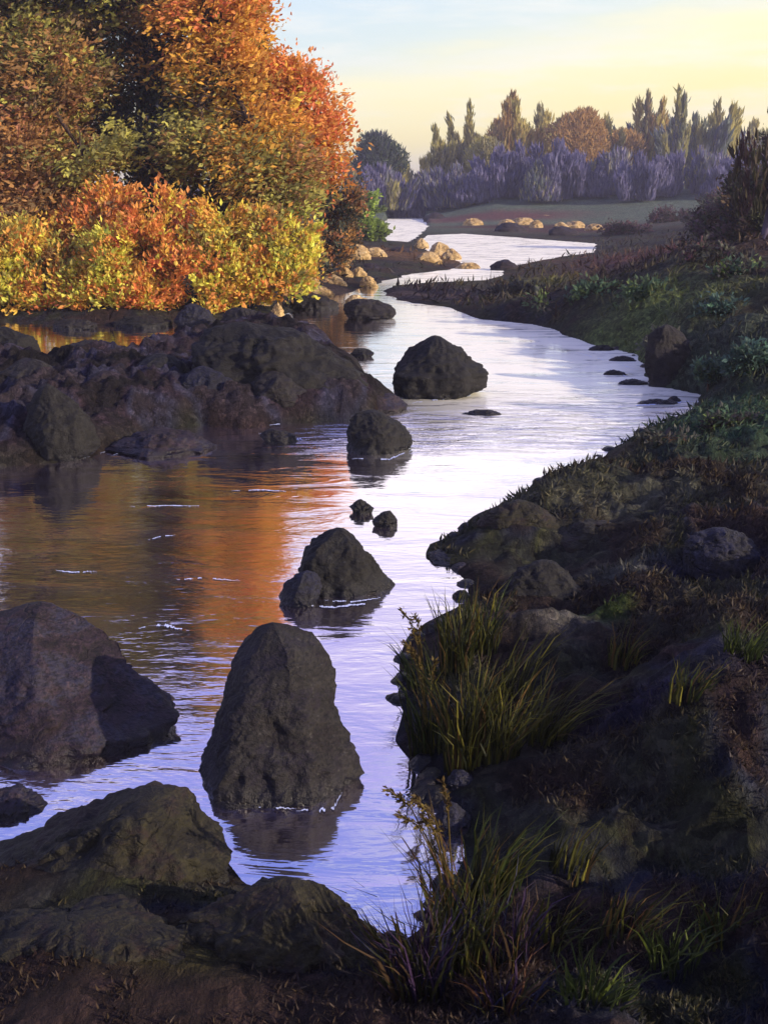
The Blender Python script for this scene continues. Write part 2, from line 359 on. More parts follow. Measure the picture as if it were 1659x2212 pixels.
# vegetation and soil areas (what grows there, not how it is lit)
def areas(X, Y):
    P = np.stack([X, Y, X * 0], -1)
    a = fbm(P * np.array([.9, .5, 1]) * 1.2, 4, 41); b = fbm(P * 1.9, 3, 57)
    pal = [S(.15, .11, .10), S(.20, .16, .14), S(.23, .23, .20), S(.19, .20, .12), S(.15, .16, .21), S(.21, .16, .15)]
    pal = np.array(pal)[:, :3]
    idx = np.clip((a * 3.2 + b * 2.2) * 1.6 + 2.6, 0, 4.999); i0 = idx.astype(int); f = (idx - i0)[:, None]
    C = pal[i0] * (1 - f) + pal[i0 + 1] * f
    def put(px, py, r, col, k=1.0, ry=None, z=0):
        nonlocal C
        w = np.clip(g2(X, Y, px, py, r, z, ry) * k * 1.6 + (b * .5 - .25) * (g2(X, Y, px, py, r * 1.3, z, (ry or r) * 1.3) > .2), 0, 1)[:, None]
        C = C * (1 - w) + np.array(S(*col)[:3]) * w
    # meadow and gravel in the distance
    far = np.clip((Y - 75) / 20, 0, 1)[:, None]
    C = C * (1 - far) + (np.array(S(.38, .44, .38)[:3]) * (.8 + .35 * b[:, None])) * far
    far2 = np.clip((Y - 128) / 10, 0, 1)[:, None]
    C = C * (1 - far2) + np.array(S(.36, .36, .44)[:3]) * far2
    put(1050, 482, 10, (.38, .26, .26), 1, 5); put(1250, 500, 7, (.30, .20, .20), 1, 6); put(1140, 492, 9, (.30, .20, .20), 1, 4); put(900, 452, 16, (.42, .30, .34), 1, 10)
    put(1250, 445, 16, (.33, .39, .38), 1, 12); put(1000, 640, 5, (.30, .25, .27), 1, 2.4)
    put(900, 560, 6, (.40, .29, .20), 1, 5)
    put(1290, 620, 2.2, (.40, .42, .20), 1, 4); put(1180, 640, 1.6, (.27, .28, .19), 1, 3)
    put(1420, 620, 2.0, (.36, .42, .24), .9, 3, 1.2); put(1600, 800, 1.5, (.22, .32, .24), .9, 2.0, 1); put(1560, 700, 1.6, (.24, .28, .23), .9, 2.4, 1)
    put(1500, 510, 4, (.32, .20, .22), 1, 12, 1.5); put(1400, 560, 2.5, (.22, .17, .17), 1, 6, 1)
    put(1100, 1100, .9, (.33, .33, .26), .9, .8); put(1250, 1000, .8, (.28, .25, .20), .9, .8); put(1350, 1150, .7, (.36, .36, .30), .8, .3)
    put(1350, 1290, .5, (.36, .37, .33), .9, .25); put(1200, 1420, .35, (.36, .35, .33), .8, .2); put(1500, 1300, .6, (.15, .15, .24), .7, .3)
    put(1400, 1650, .5, (.15, .14, .24), .7, .25); put(1500, 1720, .4, (.17, .13, .14), .6, .2); put(1300, 1400, .2, (.22, .28, .12), .9, .2)
    put(150, 2180, .4, (.19, .13, .11), .6, .2); put(400, 2150, .4, (.22, .21, .12), .8, .2)
    wb = np.clip(-sdist(X, Y, BAR) * 3 + .3, 0, 1)[:, None]; pb = np.array([S(.10, .09, .09), S(.15, .13, .14), S(.23, .18, .21), S(.25, .25, .33), S(.22, .19, .21)])[:, :3]
    ib = np.clip((a * 3 + b * 2.5) * 1.5 + 1.9, 0, 3.999); i1 = ib.astype(int); f1 = (ib - i1)[:, None]
    C = C * (1 - wb) + (pb[i1] * (1 - f1) + pb[i1 + 1] * f1) * wb
    return C
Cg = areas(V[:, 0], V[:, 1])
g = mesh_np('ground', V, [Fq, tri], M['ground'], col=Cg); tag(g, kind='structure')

# river surface: one sheet, waves in the material
wv = [(-1100, -40, 0), (1100, -40, 0), (1100, 1100, 0), (-1100, 1100, 0)]
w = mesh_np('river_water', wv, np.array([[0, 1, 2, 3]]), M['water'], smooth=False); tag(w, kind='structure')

# ------------------------------------------------------------------ boulders
def rock(name, sil, base, mt, label, group, seed, depth=.85, lean=.15, flat=0, cat='boulder', facets=24, rough=1.0, z0=0.0, res=1.0):
    """a boulder lofted in rings: sil = [(y, left, right)...] top to bottom, base = y of its front foot"""
    rng = np.random.default_rng(seed)
    sil = np.array(sil, float); ys, xl, xr = sil[:, 0], sil[:, 1], sil[:, 2]
    Yf = toY(base, z0); wmax = (xr - xl).max() * mpp(Yf, z0) / 2
    Yc = Yf + wmax * depth
    Yt = Yc + wmax * lean
    # height so that the top ring's centre shows at the first row
    H = float(dp(CW, ys[0], Yt)[2]) - z0
    H = max(H, .03)
    nz, ns = int(48 * res), int(110 * res); R = []
    zc = np.concatenate([[-.35 * wmax - .05, -.12 * wmax - .02], np.linspace(0, 1, nz) ** 1.0 * H])
    Vv = []; cxs, rxs, rys, yks = [], [], [], []
    for z in zc:
        u = min(max(z / H, 0), 1); Yk = Yc + (Yt - Yc) * u
        _, row = proj(np.array([0, Yk, z + z0])); row = min(max(row, ys[0]), ys[-1])
        l, r_ = np.interp(row, ys, xl), np.interp(row, ys, xr); s = mpp(Yk, z + z0)
        rx = max((r_ - l) / 2 * s, .002); cx = ((l + r_) / 2 - CW) * s
        e = math.sqrt(max(1 - max(u - .86, 0) ** 2 / .14 ** 2, 0.0)) if u > .86 else 1   # round the top off
        rx *= (.12 + .88 * e) if u < .999 else .04
        ry = wmax * depth * (rx / wmax) ** .8 * 1.0
        if z < 0: rx *= 1.03; ry *= 1.03
        cxs.append(cx); rxs.append(rx); rys.append(ry); yks.append(Yk)
        th = np.linspace(0, 2 * math.pi, ns, endpoint=False)
        Vv.append(np.stack([cx + rx * np.cos(th), Yk + ry * np.sin(th), np.full(ns, z)], -1))
    Vv = np.concatenate(Vv); nz2 = len(zc)
    org = np.array([((xl + xr).mean() / 2 - CW) * mpp(Yc, z0), Yc, z0])
    cen = np.array([org[0], Yc, H * .35]); sc = np.array([wmax, wmax * depth, max(H, .3 * wmax)])
    TH = np.tile(th, len(zc)); ZZ = np.repeat(np.array(zc) / H, ns)
    Q = np.stack([np.cos(TH), np.sin(TH), ZZ * 1.0 - .15], -1); Q0 = Q.copy()
    for k in range(facets):
        n = rng.normal(size=3); n[2] = abs(n[2]) * .45; n /= np.linalg.norm(n); o_ = rng.uniform(.76, .97)
        d = Q @ n - o_; Q = Q - np.where(d > 0, d, 0)[:, None] * n * .95
    CX = np.repeat(np.array(cxs), ns); RX = np.repeat(np.array(rxs), ns); RY = np.repeat(np.array(rys), ns); YK = np.repeat(np.array(yks), ns)
    Vv = np.stack([CX + Q[:, 0] * RX * 1.06, YK + Q[:, 1] * RY * 1.06, Vv[:, 2] + (Q[:, 2] - Q0[:, 2]) * H * .5 * np.clip(RX / wmax * 1.8 - .15, 0, 1)], -1)
    nrm = (Vv - cen) / sc; nrm = nrm / (np.linalg.norm(nrm, axis=1, keepdims=True) + 1e-6)
    s = 1 / max(wmax, .05); q = Vv * s + seed * 3.7
    disp = fbm(q * 1.6, 3, seed) * .10 + (.25 - np.abs(fbm(q * np.array([3.0, 3.0, 2.2]), 4, seed + 9))) * .19 + np.abs(fbm(q * 9.0, 4, seed + 19)) * .09
    Vv = Vv + nrm * (disp * wmax * rough * np.clip(RX / wmax * 1.8 - .15, 0, 1))[:, None]
    i, j = np.meshgrid(np.arange(nz2 - 1), np.arange(ns), indexing='ij'); jn = (j + 1) % ns
    Fr = np.stack([i * ns + j, i * ns + jn, (i + 1) * ns + jn, (i + 1) * ns + j], -1).reshape(-1, 4)
    top = Vv[-ns:].mean(0); Vv = np.vstack([Vv, [top]]); b = (nz2 - 1) * ns
    tr = np.stack([b + np.arange(ns), b + (np.arange(ns) + 1) % ns, np.full(ns, len(Vv) - 1)], -1)
    Vv = Vv - np.array([org[0], org[1], 0])
    ob = mesh_np(name, Vv, [Fr, tr], mt); ob.location = org
    return tag(ob, label, cat, group)
def simple(cx, top, base, hw, f=None):
    """a plain rounded outline"""
    h = base - top
    return [(top, cx - hw * .25, cx + hw * .25), (top + h * .2, cx - hw * .62, cx + hw * .58), (top + h * .5, cx - hw * .9, cx + hw * .88),
            (top + h * .75, cx - hw, cx + hw), (base, cx - hw * .95, cx + hw * .95)]
GR = 'boulders standing in the river'
R_ = rock
R_('boulder', [(1345, 515, 665), (1368, 500, 715), (1405, 492, 730), (1440, 485, 732), (1500, 472, 728), (1560, 455, 748), (1620, 438, 782), (1660, 426, 786), (1700, 412, 772), (1745, 440, 750)],
   1748, M['rock_dark'], 'tall dark tapering boulder rising from the middle of the stream in the foreground', GR, 3, depth=.7, lean=.75, res=1.5)
R_('boulder', [(1303, 20, 160), (1330, -50, 215), (1350, -80, 235), (1400, -110, 255), (1470, -150, 290), (1540, -170, 365), (1600, -170, 300), (1650, -160, 180)],
   1652, M['rock_plum'], 'huge plum brown rounded boulder at the left edge of the stream', GR, 8, depth=.55, lean=.75, res=1.5, facets=12)
R_('rock', [(1500, 300, 322), (1525, 285, 355), (1550, 270, 372), (1575, 275, 345)], 1578, M['rock_black'], 'small pointed black rock against the right foot of the plum boulder', GR, 12, cat='rock')
R_('boulder', [(1140, 705, 765), (1165, 668, 795), (1195, 645, 815), (1230, 640, 825), (1260, 640, 845), (1285, 660, 835)],
   1290, M['rock_black'], 'grey capped dark boulder in midstream behind the tall tapering one', GR, 21, depth=.75)
R_('rock', [(1232, 635, 690), (1260, 612, 700), (1290, 606, 690), (1312, 620, 680)], 1314, M['rock_slate'], 'low slate blue rock leaning on the left foot of the grey capped boulder', GR, 25, cat='rock')
R_('rock', [(1078, 770, 785), (1095, 752, 808), (1112, 765, 800)], 1114, M['rock_black'], 'left of two tiny black stones poking out of bright water', 'pair of tiny black stones', 31, cat='rock', rough=1.6)
R_('rock', [(1104, 826, 845), (1122, 806, 862), (1140, 815, 855)], 1142, M['rock_black'], 'right of two tiny black stones poking out of bright water', 'pair of tiny black stones', 33, cat='rock', rough=1.6)
R_('boulder', [(885, 765, 830), (905, 748, 865), (930, 742, 885), (955, 750, 890), (980, 745, 870)], 983, M['rock_black'],
   'squat dark boulder with a brown top below the gap in the rocky bar', GR, 36)
R_('boulder', [(724, 920, 960), (745, 885, 990), (775, 850, 1030), (800, 830, 1065), (830, 835, 1060), (860, 850, 1000)], 866, M['rock_black'],
   'wedge shaped grey backed boulder between the orange reflection and white water', GR, 41, depth=.8)
R_('rock', [(752, 765, 795), (762, 757, 812), (772, 765, 800)], 774, M['rock_black'], 'flat little black stone in the orange reflection', GR, 44, cat='rock')
R_('rock', [(925, 572, 600), (940, 558, 640), (958, 580, 645)], 961, M['rock_dark'], 'low wet stone at the left end of the blue ripples', GR, 47, cat='rock')
# the rocky bar on the left
GB = 'boulders of the rocky bar'
R_('boulder', [(694, 470, 590), (715, 420, 690), (745, 390, 740), (780, 380, 780), (820, 380, 812), (860, 400, 815), (895, 430, 770)], 905, M['rock_black'],
   'largest domed black boulder at the right end of the rocky bar', GB, 52, depth=.55, res=1.5)
for k, (sil, base, mt, lb) in enumerate([
    ([(832, 745, 800), (850, 730, 850), (875, 720, 880), (895, 740, 870)], 898, 'rock_plum', 'low brown boulder filling the gap between domed and wedge shaped boulders'),
    ([(800, 560, 640), (830, 520, 680), (865, 500, 700), (895, 520, 690)], 912, 'rock_dark', 'grey brown boulder at the front foot of the domed black one'),
    ([(790, 410, 470), (820, 370, 510), (860, 350, 540), (900, 370, 530)], 908, 'rock_slate', 'slate grey boulder in the front middle of the rocky bar'),
    ([(765, 320, 400), (800, 270, 430), (840, 250, 440), (880, 260, 420)], 890, 'rock_black', 'dark boulder standing above the slate grey one on the bar'),
    ([(800, 200, 260), (830, 160, 300), (870, 140, 320), (905, 150, 310)], 915, 'rock_plum', 'purplish boulder in the left half of the rocky bar'),
    ([(828, 75, 130), (870, 60, 175), (920, 55, 205), (965, 60, 210), (995, 80, 190)], 1000, 'rock_black', 'blackest upright boulder at the left front of the rocky bar'),
    ([(772, 20, 90), (800, -20, 130), (850, -40, 140), (890, -40, 120)], 900, 'rock_dark', 'grey boulder at the frame edge above the rose coloured ones'),
    ([(870, -30, 20), (900, -60, 60), (940, -70, 75), (975, -60, 60)], 985, 'rock_plum', 'rose brown boulder cut by the left edge of the picture'),
    ([(735, 150, 230), (755, 110, 270), (785, 100, 290), (810, 120, 280)], 815, 'rock_dark', 'low brown boulder beside the small pale pool'),
    ([(930, 300, 380), (945, 250, 440), (965, 225, 470), (985, 260, 440)], 990, 'rock_plum', 'flat reddish slab lying just below the pale water line of the bar'),
    ([(705, -20, 40), (725, -50, 80), (760, -60, 90), (790, -50, 70)], 795, 'rock_black', 'black boulder at the far left shore beneath the leaves'),
    ([(655, 395, 430), (672, 380, 455), (692, 375, 462), (705, 390, 450)], 708, 'rock_slate', 'blue black rock standing under the orange bush at the shore'),
    ([(664, 500, 545), (680, 480, 580), (700, 475, 590), (715, 490, 570)], 718, 'rock_dark', 'brown shore rock directly behind the domed black boulder'),
    ([(636, 640, 690), (650, 620, 730), (666, 625, 730)], 670, 'rock_dark', 'dark rock below the tan stones at the river bend'),
    ([(645, 760, 810), (658, 735, 850), (676, 740, 860), (690, 760, 840)], 692, 'rock_dark', 'long low dark rock reflected in the pool below the tan stones'),
    ([(682, 270, 330), (694, 240, 370), (708, 250, 365)], 710, 'rock_black', 'low dark shore rock under the yellow bush'),
    ([(690, 130, 190), (700, 110, 215), (712, 120, 210)], 714, 'rock_dark', 'small brown shore rock left of the yellow bush foot'),
]):
    R_('boulder', sil, base, M[mt], lb, GB, 60 + k * 7, depth=.7)
# bottom left bank
R_('boulder', [(1716, 250, 410), (1745, 190, 440), (1790, 120, 465), (1840, 20, 500), (1890, -80, 500), (1940, -160, 480), (1990, -180, 400)],
   2010, M['rock_moss'], 'broad moss covered boulder at lower left beside the lilac water', 'boulders of the near left bank', 201, depth=.55, lean=.1, res=1.6, facets=8)
R_('boulder', [(1900, 570, 680), (1930, 500, 715), (1975, 420, 745), (2040, 360, 790), (2110, 320, 840), (2200, 320, 860)], 2230, M['rock_moss'],
   'rounded brownish green boulder at bottom centre where the water ends', 'boulders of the near left bank', 207, depth=.6, lean=.1, res=1.6, facets=8)
R_('boulder', [(1985, 60, 300), (2030, -60, 400), (2100, -120, 450), (2230, -140, 470)], 2280, M['rock_moss'],
   'low mossy boulder in the bottom left corner', 'boulders of the near left bank', 211, depth=.6, lean=.1, res=1.4, facets=8)
R_('rock', [(1706, 0, 50), (1725, -30, 80), (1750, -60, 105), (1775, -60, 60)], 1782, M['rock_plum'], 'low ragged reddish rock at the left frame edge amid lilac water', 'boulders of the near left bank', 215, cat='rock', rough=1.5)
for k, (x, y, hw, lb) in enumerate([(130, 2025, 60, 'brown half sunk stone between the broad moss boulder and the corner boulder'), (330, 2010, 70, 'reddish stone wedged between the two big mossy boulders'), (450, 1985, 46, 'small brown stone right of the broad moss boulder'),
    (30, 2120, 70, 'dark stone at the left frame edge of the bottom corner'), (560, 1935, 40, 'grey violet stone at the water edge above the bottom boulder')]):
    R_('rock', simple(x, y - 26, y + 16, hw), y + 16, M['rock_moss'], lb, 'boulders of the near left bank', 230 + k * 3, cat='rock', depth=.7, z0=.12)
# right bank stones
for k, (x, y, hw, hh_, mt_, lb) in enumerate([(1120, 1120, 90, 40, 'rock_moss', 'grey green boulder back on the grassy point'), (1300, 1160, 110, 34, 'rock_moss', 'long mossy rock lying across the middle of the right bank'), (1170, 1270, 100, 60, 'rock_black', 'black boulder behind the grass fans'),
     (1200, 1400, 90, 34, 'rock_dark', 'grey rock between the grass fans and the lone bright tuft'), (1560, 1180, 90, 40, 'rock_slate', 'blue grey rock near the right edge halfway up'),
    (1160, 1655, 50, 14, 'rock_slate', 'small lavender grey stone put for a glint right of the biggest grass fans'), (1270, 1665, 40, 12, 'rock_slate', 'flat pale stone put for a glint in the line of stones crossing the lower bank'), (1400, 1690, 60, 14, 'rock_slate', 'pale edged stone put for a glint at the right end of the stone line'),  # these small slate stones are added in place of water glints
    ]):
    R_('rock', simple(x, y - hh_, y + hh_ * .7, hw), y + hh_ * .7, M[mt_], lb, 'stones of the right bank', 330 + k * 3, cat='rock', depth=.6, z0=float(hz(*gp(x, y, .3)[:2])) - .04)
# rubble along the right shore
prot = [R_('shore_stone', simple(930, 1500 - 12, 1500 + 8, 18), 1508, M[['rock_black', 'rock_dark', 'rock_slate', 'rock_plum'][k]], 'small dark stone of the rubble under the eroded bank at the bend', 'rubble lining the right shore', 700 + k, cat='stone', res=.35) for k in range(4)]
rng = np.random.default_rng(9); path = np.array([(1285, 748), (1365, 768), (1400, 803), (1420, 838), (1480, 905), (1400, 932), (1320, 967), (1290, 992), (1180, 1037), (1090, 1087), (1010, 1142), (932, 1180), (930, 1210), (1000, 1230), (1000, 1300), (950, 1345), (897, 1385), (877, 1440), (870, 1500), (874, 1600), (925, 1680), (945, 1745), (1000, 1790), (1010, 1850), (965, 1930), (900, 2000), (820, 2050), (750, 2030)], float)
for q in range(75):
    f = rng.random() ** .85 * (len(path) - 1); i = int(f); p = path[i] + (path[min(i + 1, len(path) - 1)] - path[i]) * (f - i) + rng.normal(size=2) * np.array([7, 4]); w = gp(p[0], p[1])
    o = prot[q % 4] if q < 4 else prot[q % 4].copy()
    if q >= 4: COL.objects.link(o)
    yv = float(p[1]); o['label'] = 'small dark stone of the rubble ' + next(b for a, b in ((860, 'under the eroded bank at the bend'), (960, 'in the mouth of the inlet'), (1100, 'on the long diagonal shore below the inlet'), (1250, 'round the tip of the grassy point'), (1420, 'in the notch between point and grass fans'), (1640, 'below the big grass fans'), (1860, 'beside the small grey stone at the water edge'), (9999, 'at the bottom end of the water')) if yv < a)
    sc_ = rng.uniform(.5, 1.7) * (1 + .06 * w[1]); o.location = (w[0], w[1], rng.uniform(-.03, 0)); o.scale = (sc_, sc_ * rng.uniform(.8, 1.2), sc_ * rng.uniform(.6, 1.1)); o.rotation_euler[2] = rng.uniform(0, 6.28)
R_('rock', [(1665, 975, 1010), (1685, 962, 1032), (1705, 970, 1030)], 1708, M['rock_slate'], 'small grey stone at the water edge under the big grass tuft', 'stones of the right bank', 301, cat='rock', z0=.05)
R_('rock', [(1730, 945, 985), (1765, 935, 1020), (1800, 945, 1025)], 1806, M['rock_slate'], 'dark blue rock at the water edge below the small grey stone', 'stones of the right bank', 305, cat='rock')
R_('rock', [(1190, 935, 970), (1205, 925, 1060), (1222, 940, 1060)], 1226, M['rock_slate'], 'flat grey slab on the tip of the grassy point', 'stones of the right bank', 309, cat='rock')

# tan stones at the bend and along the far channel
GT = 'sunlit tan stones at the river bend'
tans = [(770, 545, 30, 24, 'topmost tan stone of the cluster under the green shrub'), (738, 560, 22, 16, 'small tan stone left of the topmost tan stone'),
        (700, 582, 22, 20, 'squarish pale tan stone above the shore at the bend'), (668, 607, 24, 18, 'tan stone at the left end of the cluster'),
        (718, 612, 30, 20, 'broad tan stone in the middle of the cluster'), (690, 632, 34, 16, 'low tan stone nearest the dark shore rock'),
        (775, 592, 20, 16, 'ochre stone behind the pale block by the pool'), (795, 612, 20, 16, 'pale tan block at the edge of the pool'),
        (745, 590, 18, 14, 'small tan stone tucked between two bigger ones'), (812, 548, 26, 14, 'low tan stone right of the topmost one'),
        (910, 528, 16, 14, 'round pale stone at the head of the gravel bar'), (948, 540, 24, 18, 'tallest pale stone on the gravel bar'),
        (975, 552, 22, 16, 'pale stone at the right tip of the gravel bar'), (925, 558, 30, 16, 'broad ochre stone on the front of the gravel bar'),
        (560, 668, 34, 14, 'tan stone on top of the shore by the yellow bush'), (600, 676, 16, 22, 'upright tan stone at the water beside the shore'),
        (1010, 576, 26, 9, 'low tan stone between the two white channels'), (770, 648, 26, 12, 'ochre capped stone on the long low dark rock')]
for k, (x, y, hw, hh, lb) in enumerate(tans):
    R_('tan_stone', simple(x, y - hh, y + hh * .6, hw), y + hh * .6, M['rock_tan'], lb, GT, 400 + k * 3, cat='rock', depth=.7, res=.5, rough=1.4, facets=20, z0=max(float(hz(*gp(x, y + hh * .6, .15)[:2])) - .03, 0) if k != 17 else .3)
fars = [(1060, 470, 34, 'leftmost broad one'), (1130, 478, 30, 'second from the left'), (1185, 472, 34, 'third from the left'), (1240, 484, 26, 'fourth from the left'), (1285, 490, 22, 'rightmost'), (1095, 480, 18, 'small, after the leftmost'), (1158, 482, 14, 'small, before the third'), (1212, 486, 16, 'small, before the fourth'), (1020, 478, 22, 'outermost, beside the dark rock')]
for k, (x, y, hw, lb) in enumerate(fars):
    R_('tan_stone', simple(x, y - 7, y + 6, hw), y + 6, M['rock_tan'], 'low tan rock on the far shore of the upper channel, ' + lb, 'tan rocks along the far shore', 470 + k, cat='rock', depth=.6, res=.5, z0=.2, rough=1.8)
darks = [(940, 470, 26, 'dark rock right of the far pale pool'), (1100, 492, 36, 'dark rock between tan rocks on the far shore'), (1215, 500, 34, 'dark rock under the rightmost tan rocks of the far shore'),
         (1090, 572, 30, 'brown rock at the narrowing of the white channel'), (860, 545, 34, 'brown rock behind the tan stones of the gravel bar'), (800, 580, 30, 'brown rock below the tan stones near the pool')]
for k, (x, y, hw, lb) in enumerate(darks):
    R_('rock', simple(x, y - 12, y + 8, hw), y + 8, M['rock_plum'], lb, 'dark rocks around the upper channels', 490 + k, cat='rock', depth=.6, res=.4, z0=.08)

# ------------------------------------------------------------------ foliage
def leaves(Pc, D, Nn, Ln, Wd, C):
    """diamond leaves: base point, direction, normal, length, width, colour"""
    D = D / (np.linalg.norm(D, axis=1, keepdims=True) + 1e-9); Sd = np.cross(D, Nn); Sd /= (np.linalg.norm(Sd, axis=1, keepdims=True) + 1e-9)
    n = len(Pc); V = np.empty((n, 4, 3)); Nr = np.cross(Sd, D)
    V[:, 0] = Pc; mid_ = Pc + D * (Ln * .45)[:, None] + Nr * (Ln * .10)[:, None]
    V[:, 1] = mid_ + Sd * (Wd / 2)[:, None]; V[:, 2] = Pc + D * Ln[:, None]; V[:, 3] = mid_ - Sd * (Wd / 2)[:, None]
    return V.reshape(-1, 3), np.arange(n * 4).reshape(n, 4), np.repeat(C, 4, 0)
def pal_pick(rng, pal, n, jit=.18):
    cols = np.array([S(*c[:3])[:3] for c in pal]); w = np.array([c[3] for c in pal], float); w /= w.sum()
    i = rng.choice(len(cols), n, p=w); return cols[i]
def blob_leaves(rng, cen, rad, n_spray, per, leaf, pal, up=.3, spray=.45, hollow=.45, flow=None):
    d = rng.normal(size=(n_spray, 3)); d /= np.linalg.norm(d, axis=1, keepdims=True)
    r = hollow + (1 - hollow) * rng.random(n_spray) ** .6
    sc = cen + d * r[:, None] * rad
    keep = fbm(sc * .9 / max(leaf * 6, .3) + 5, 2, 3) > -.14; sc, d = sc[keep], d[keep]; n = len(sc)
    dirn = d * np.array([1, 1, .6]) + np.array([0, 0, up]) + rng.normal(size=(n, 3)) * .3
    if flow is not None: dirn = dirn * .45 + np.array(flow) * np.sign(d[:, :1] + .0) * np.array([1, 1, 1])
    dirn /= np.linalg.norm(dirn, axis=1, keepdims=True)
    Cs = pal_pick(rng, pal, n) * rng.uniform(.75, 1.25, (n, 1))
    ln = spray * rng.uniform(.5, 1.2, n)
    T = rng.uniform(-.5, .5, (n, per)); off = rng.normal(size=(n, per, 3)) * (ln[:, None, None] * .20)
    P = sc[:, None] + dirn[:, None] * (T * ln[:, None])[..., None] + off
    D = dirn[:, None] + rng.normal(size=(n, per, 3)) * .55; Nn = rng.normal(size=(n, per, 3)) + np.array([0, 0, .6])
    C = np.repeat(Cs[:, None], per, 1) * rng.uniform(.85, 1.15, (n, per, 1))
    P, D, Nn, C = P.reshape(-1, 3), D.reshape(-1, 3), Nn.reshape(-1, 3), np.clip(C.reshape(-1, 3) * np.array([1.26, 1.46, 1.5]) + .025, 0, .86)
    L = leaf * rng.uniform(.45, 1.7, len(P)); return leaves(P, D, Nn, L, L * rng.uniform(.4, .62, len(P)), C)
def join(parts):
    Vs, Fs, Cs, o = [], [], [], 0
    for v, f, c in parts: Vs.append(v); Fs.append(f + o); Cs.append(c); o += len(v)
    return np.concatenate(Vs), np.concatenate(Fs), np.concatenate(Cs)
def tube(pts, rads, ns=7):
    pts = np.array(pts, float); n = len(pts); V = []
    for i in range(n):
        t_ = pts[min(i + 1, n - 1)] - pts[max(i - 1, 0)]; t_ = t_ / (np.linalg.norm(t_) + 1e-9)
        a = np.cross(t_, [0.3, 1, .1]); a /= np.linalg.norm(a) + 1e-9; b = np.cross(t_, a)
        th = np.linspace(0, 2 * math.pi, ns, endpoint=False)
        V.append(pts[i] + rads[i] * (np.cos(th)[:, None] * a + np.sin(th)[:, None] * b))
    V = np.concatenate(V); i, j = np.meshgrid(np.arange(n - 1), np.arange(ns), indexing='ij'); jn = (j + 1) % ns
    Fq = np.stack([i * ns + j, i * ns + jn, (i + 1) * ns + jn, (i + 1) * ns + j], -1).reshape(-1, 4)
    return V, Fq, np.zeros((len(V), 3))
def limb(rng, a, b, r0, r1, n=6, wob=.12):
    a, b = np.array(a, float), np.array(b, float); L = np.linalg.norm(b - a); ts = np.linspace(0, 1, n)
    p = a + (b - a) * ts[:, None]; p[:, 2] += np.sin(ts * math.pi) * L * .05
    p[1:-1] += rng.normal(size=(n - 2, 3)) * wob * L * .12
    return tube(p, r0 + (r1 - r0) * ts)

def broad_tree(name, base, blobs, label, cat, seed, trunk_r=.2, leaf=.125, per=30, dens=1.1, group=None, up=.3, spray=.85, flow=None, mt='leaf', bark='bark', hollow=.4):
    """blobs: (x, y, rx, ry, Y, palette): boughs of the crown; each gets a limb of its own"""
    rng = np.random.default_rng(seed); root = empty(name, base, label, cat, group); b0 = np.array(base, float)
    parts = []; cens = []
    for (x, y, rx, ry, Yk, pal) in blobs:
        c = dp(x, y, Yk); s = mpp(Yk, c[2]); rad = np.array([rx * s, (rx + ry) / 2 * s * .8, ry * s]); cens.append((c, rad))
        area = rad[0] * rad[2] * math.pi; n = int(dens * area * 5.2 / (leaf * leaf * .5 * per * .35)); n = max(n, 14)
        parts.append(blob_leaves(rng, c, rad, n, per, leaf, pal, up, spray, hollow, flow))
    V, Fq, C = join(parts); mesh_np('crown', V - b0, Fq, M[mt], root, C, smooth=False)
    ctop = max(cens, key=lambda q: q[0][2])[0]; hi = ctop[2]
    lo = b0 + (ctop - b0) * np.array([.1, .1, .3]); tp = np.array([ctop[0], ctop[1], hi])
    tr = [tube([b0 - [0, 0, .3], b0 + (lo - b0) * .5 + rng.normal(size=3) * trunk_r * .3, lo, (lo + tp) / 2 + rng.normal(size=3) * trunk_r, tp],
               [trunk_r * 1.35, trunk_r, trunk_r * .85, trunk_r * .55, trunk_r * .15], 9)]
    for c, r in cens:
        f = rng.uniform(.0, .6); st = lo + (tp - lo) * f * .8
        tr.append(limb(rng, st, c, trunk_r * .45, trunk_r * .12))
        for q in range(7):
            e = rng.normal(size=3); e = c + e / np.linalg.norm(e) * r * rng.uniform(.6, 1.02); tr.append(limb(rng, c, e, trunk_r * .15, trunk_r * .04, 5, .3))
    V, Fq, C = join(tr); mesh_np('trunk', V - b0, Fq, M[bark], root)
    return root

ORANGE = [(.82, .50, .22, 5), (.84, .44, .24, 3), (.72, .48, .20, 3), (.82, .60, .22, 2)]
RED = [(.86, .44, .27, 4), (.84, .52, .26, 5), (.78, .50, .24, 3)]
GOLD = [(.84, .60, .20, 4), (.78, .52, .20, 4), (.66, .45, .18, 2), (.54, .46, .18, 1)]
OLIVE = [(.50, .45, .22, 4), (.60, .52, .24, 3), (.68, .62, .28, 2), (.52, .36, .18, 3)]
BROWN = [(.58, .40, .22, 4), (.66, .45, .22, 3), (.46, .35, .22, 2), (.64, .40, .26, 2)]
DARK = [(.20, .20, .16, 4), (.26, .26, .20, 3), (.36, .27, .18, 3), (.18, .18, .24, 2)]
YELLOW = [(.95, .82, .30, 4), (.92, .72, .30, 4), (.88, .58, .26, 4), (.74, .60, .24, 2)]
LIME = [(.86, .84, .32, 3), (.70, .66, .26, 4), (.52, .54, .20, 2)]
GREEN = [(.40, .44, .18, 4), (.50, .54, .22, 3), (.30, .32, .18, 2)]
def gnd(x, Y):
    X = (x - CW) * mpp(Y, .4); return (X, Y, hz(X, Y) - .02)
GA = 'autumn trees on the left shore'
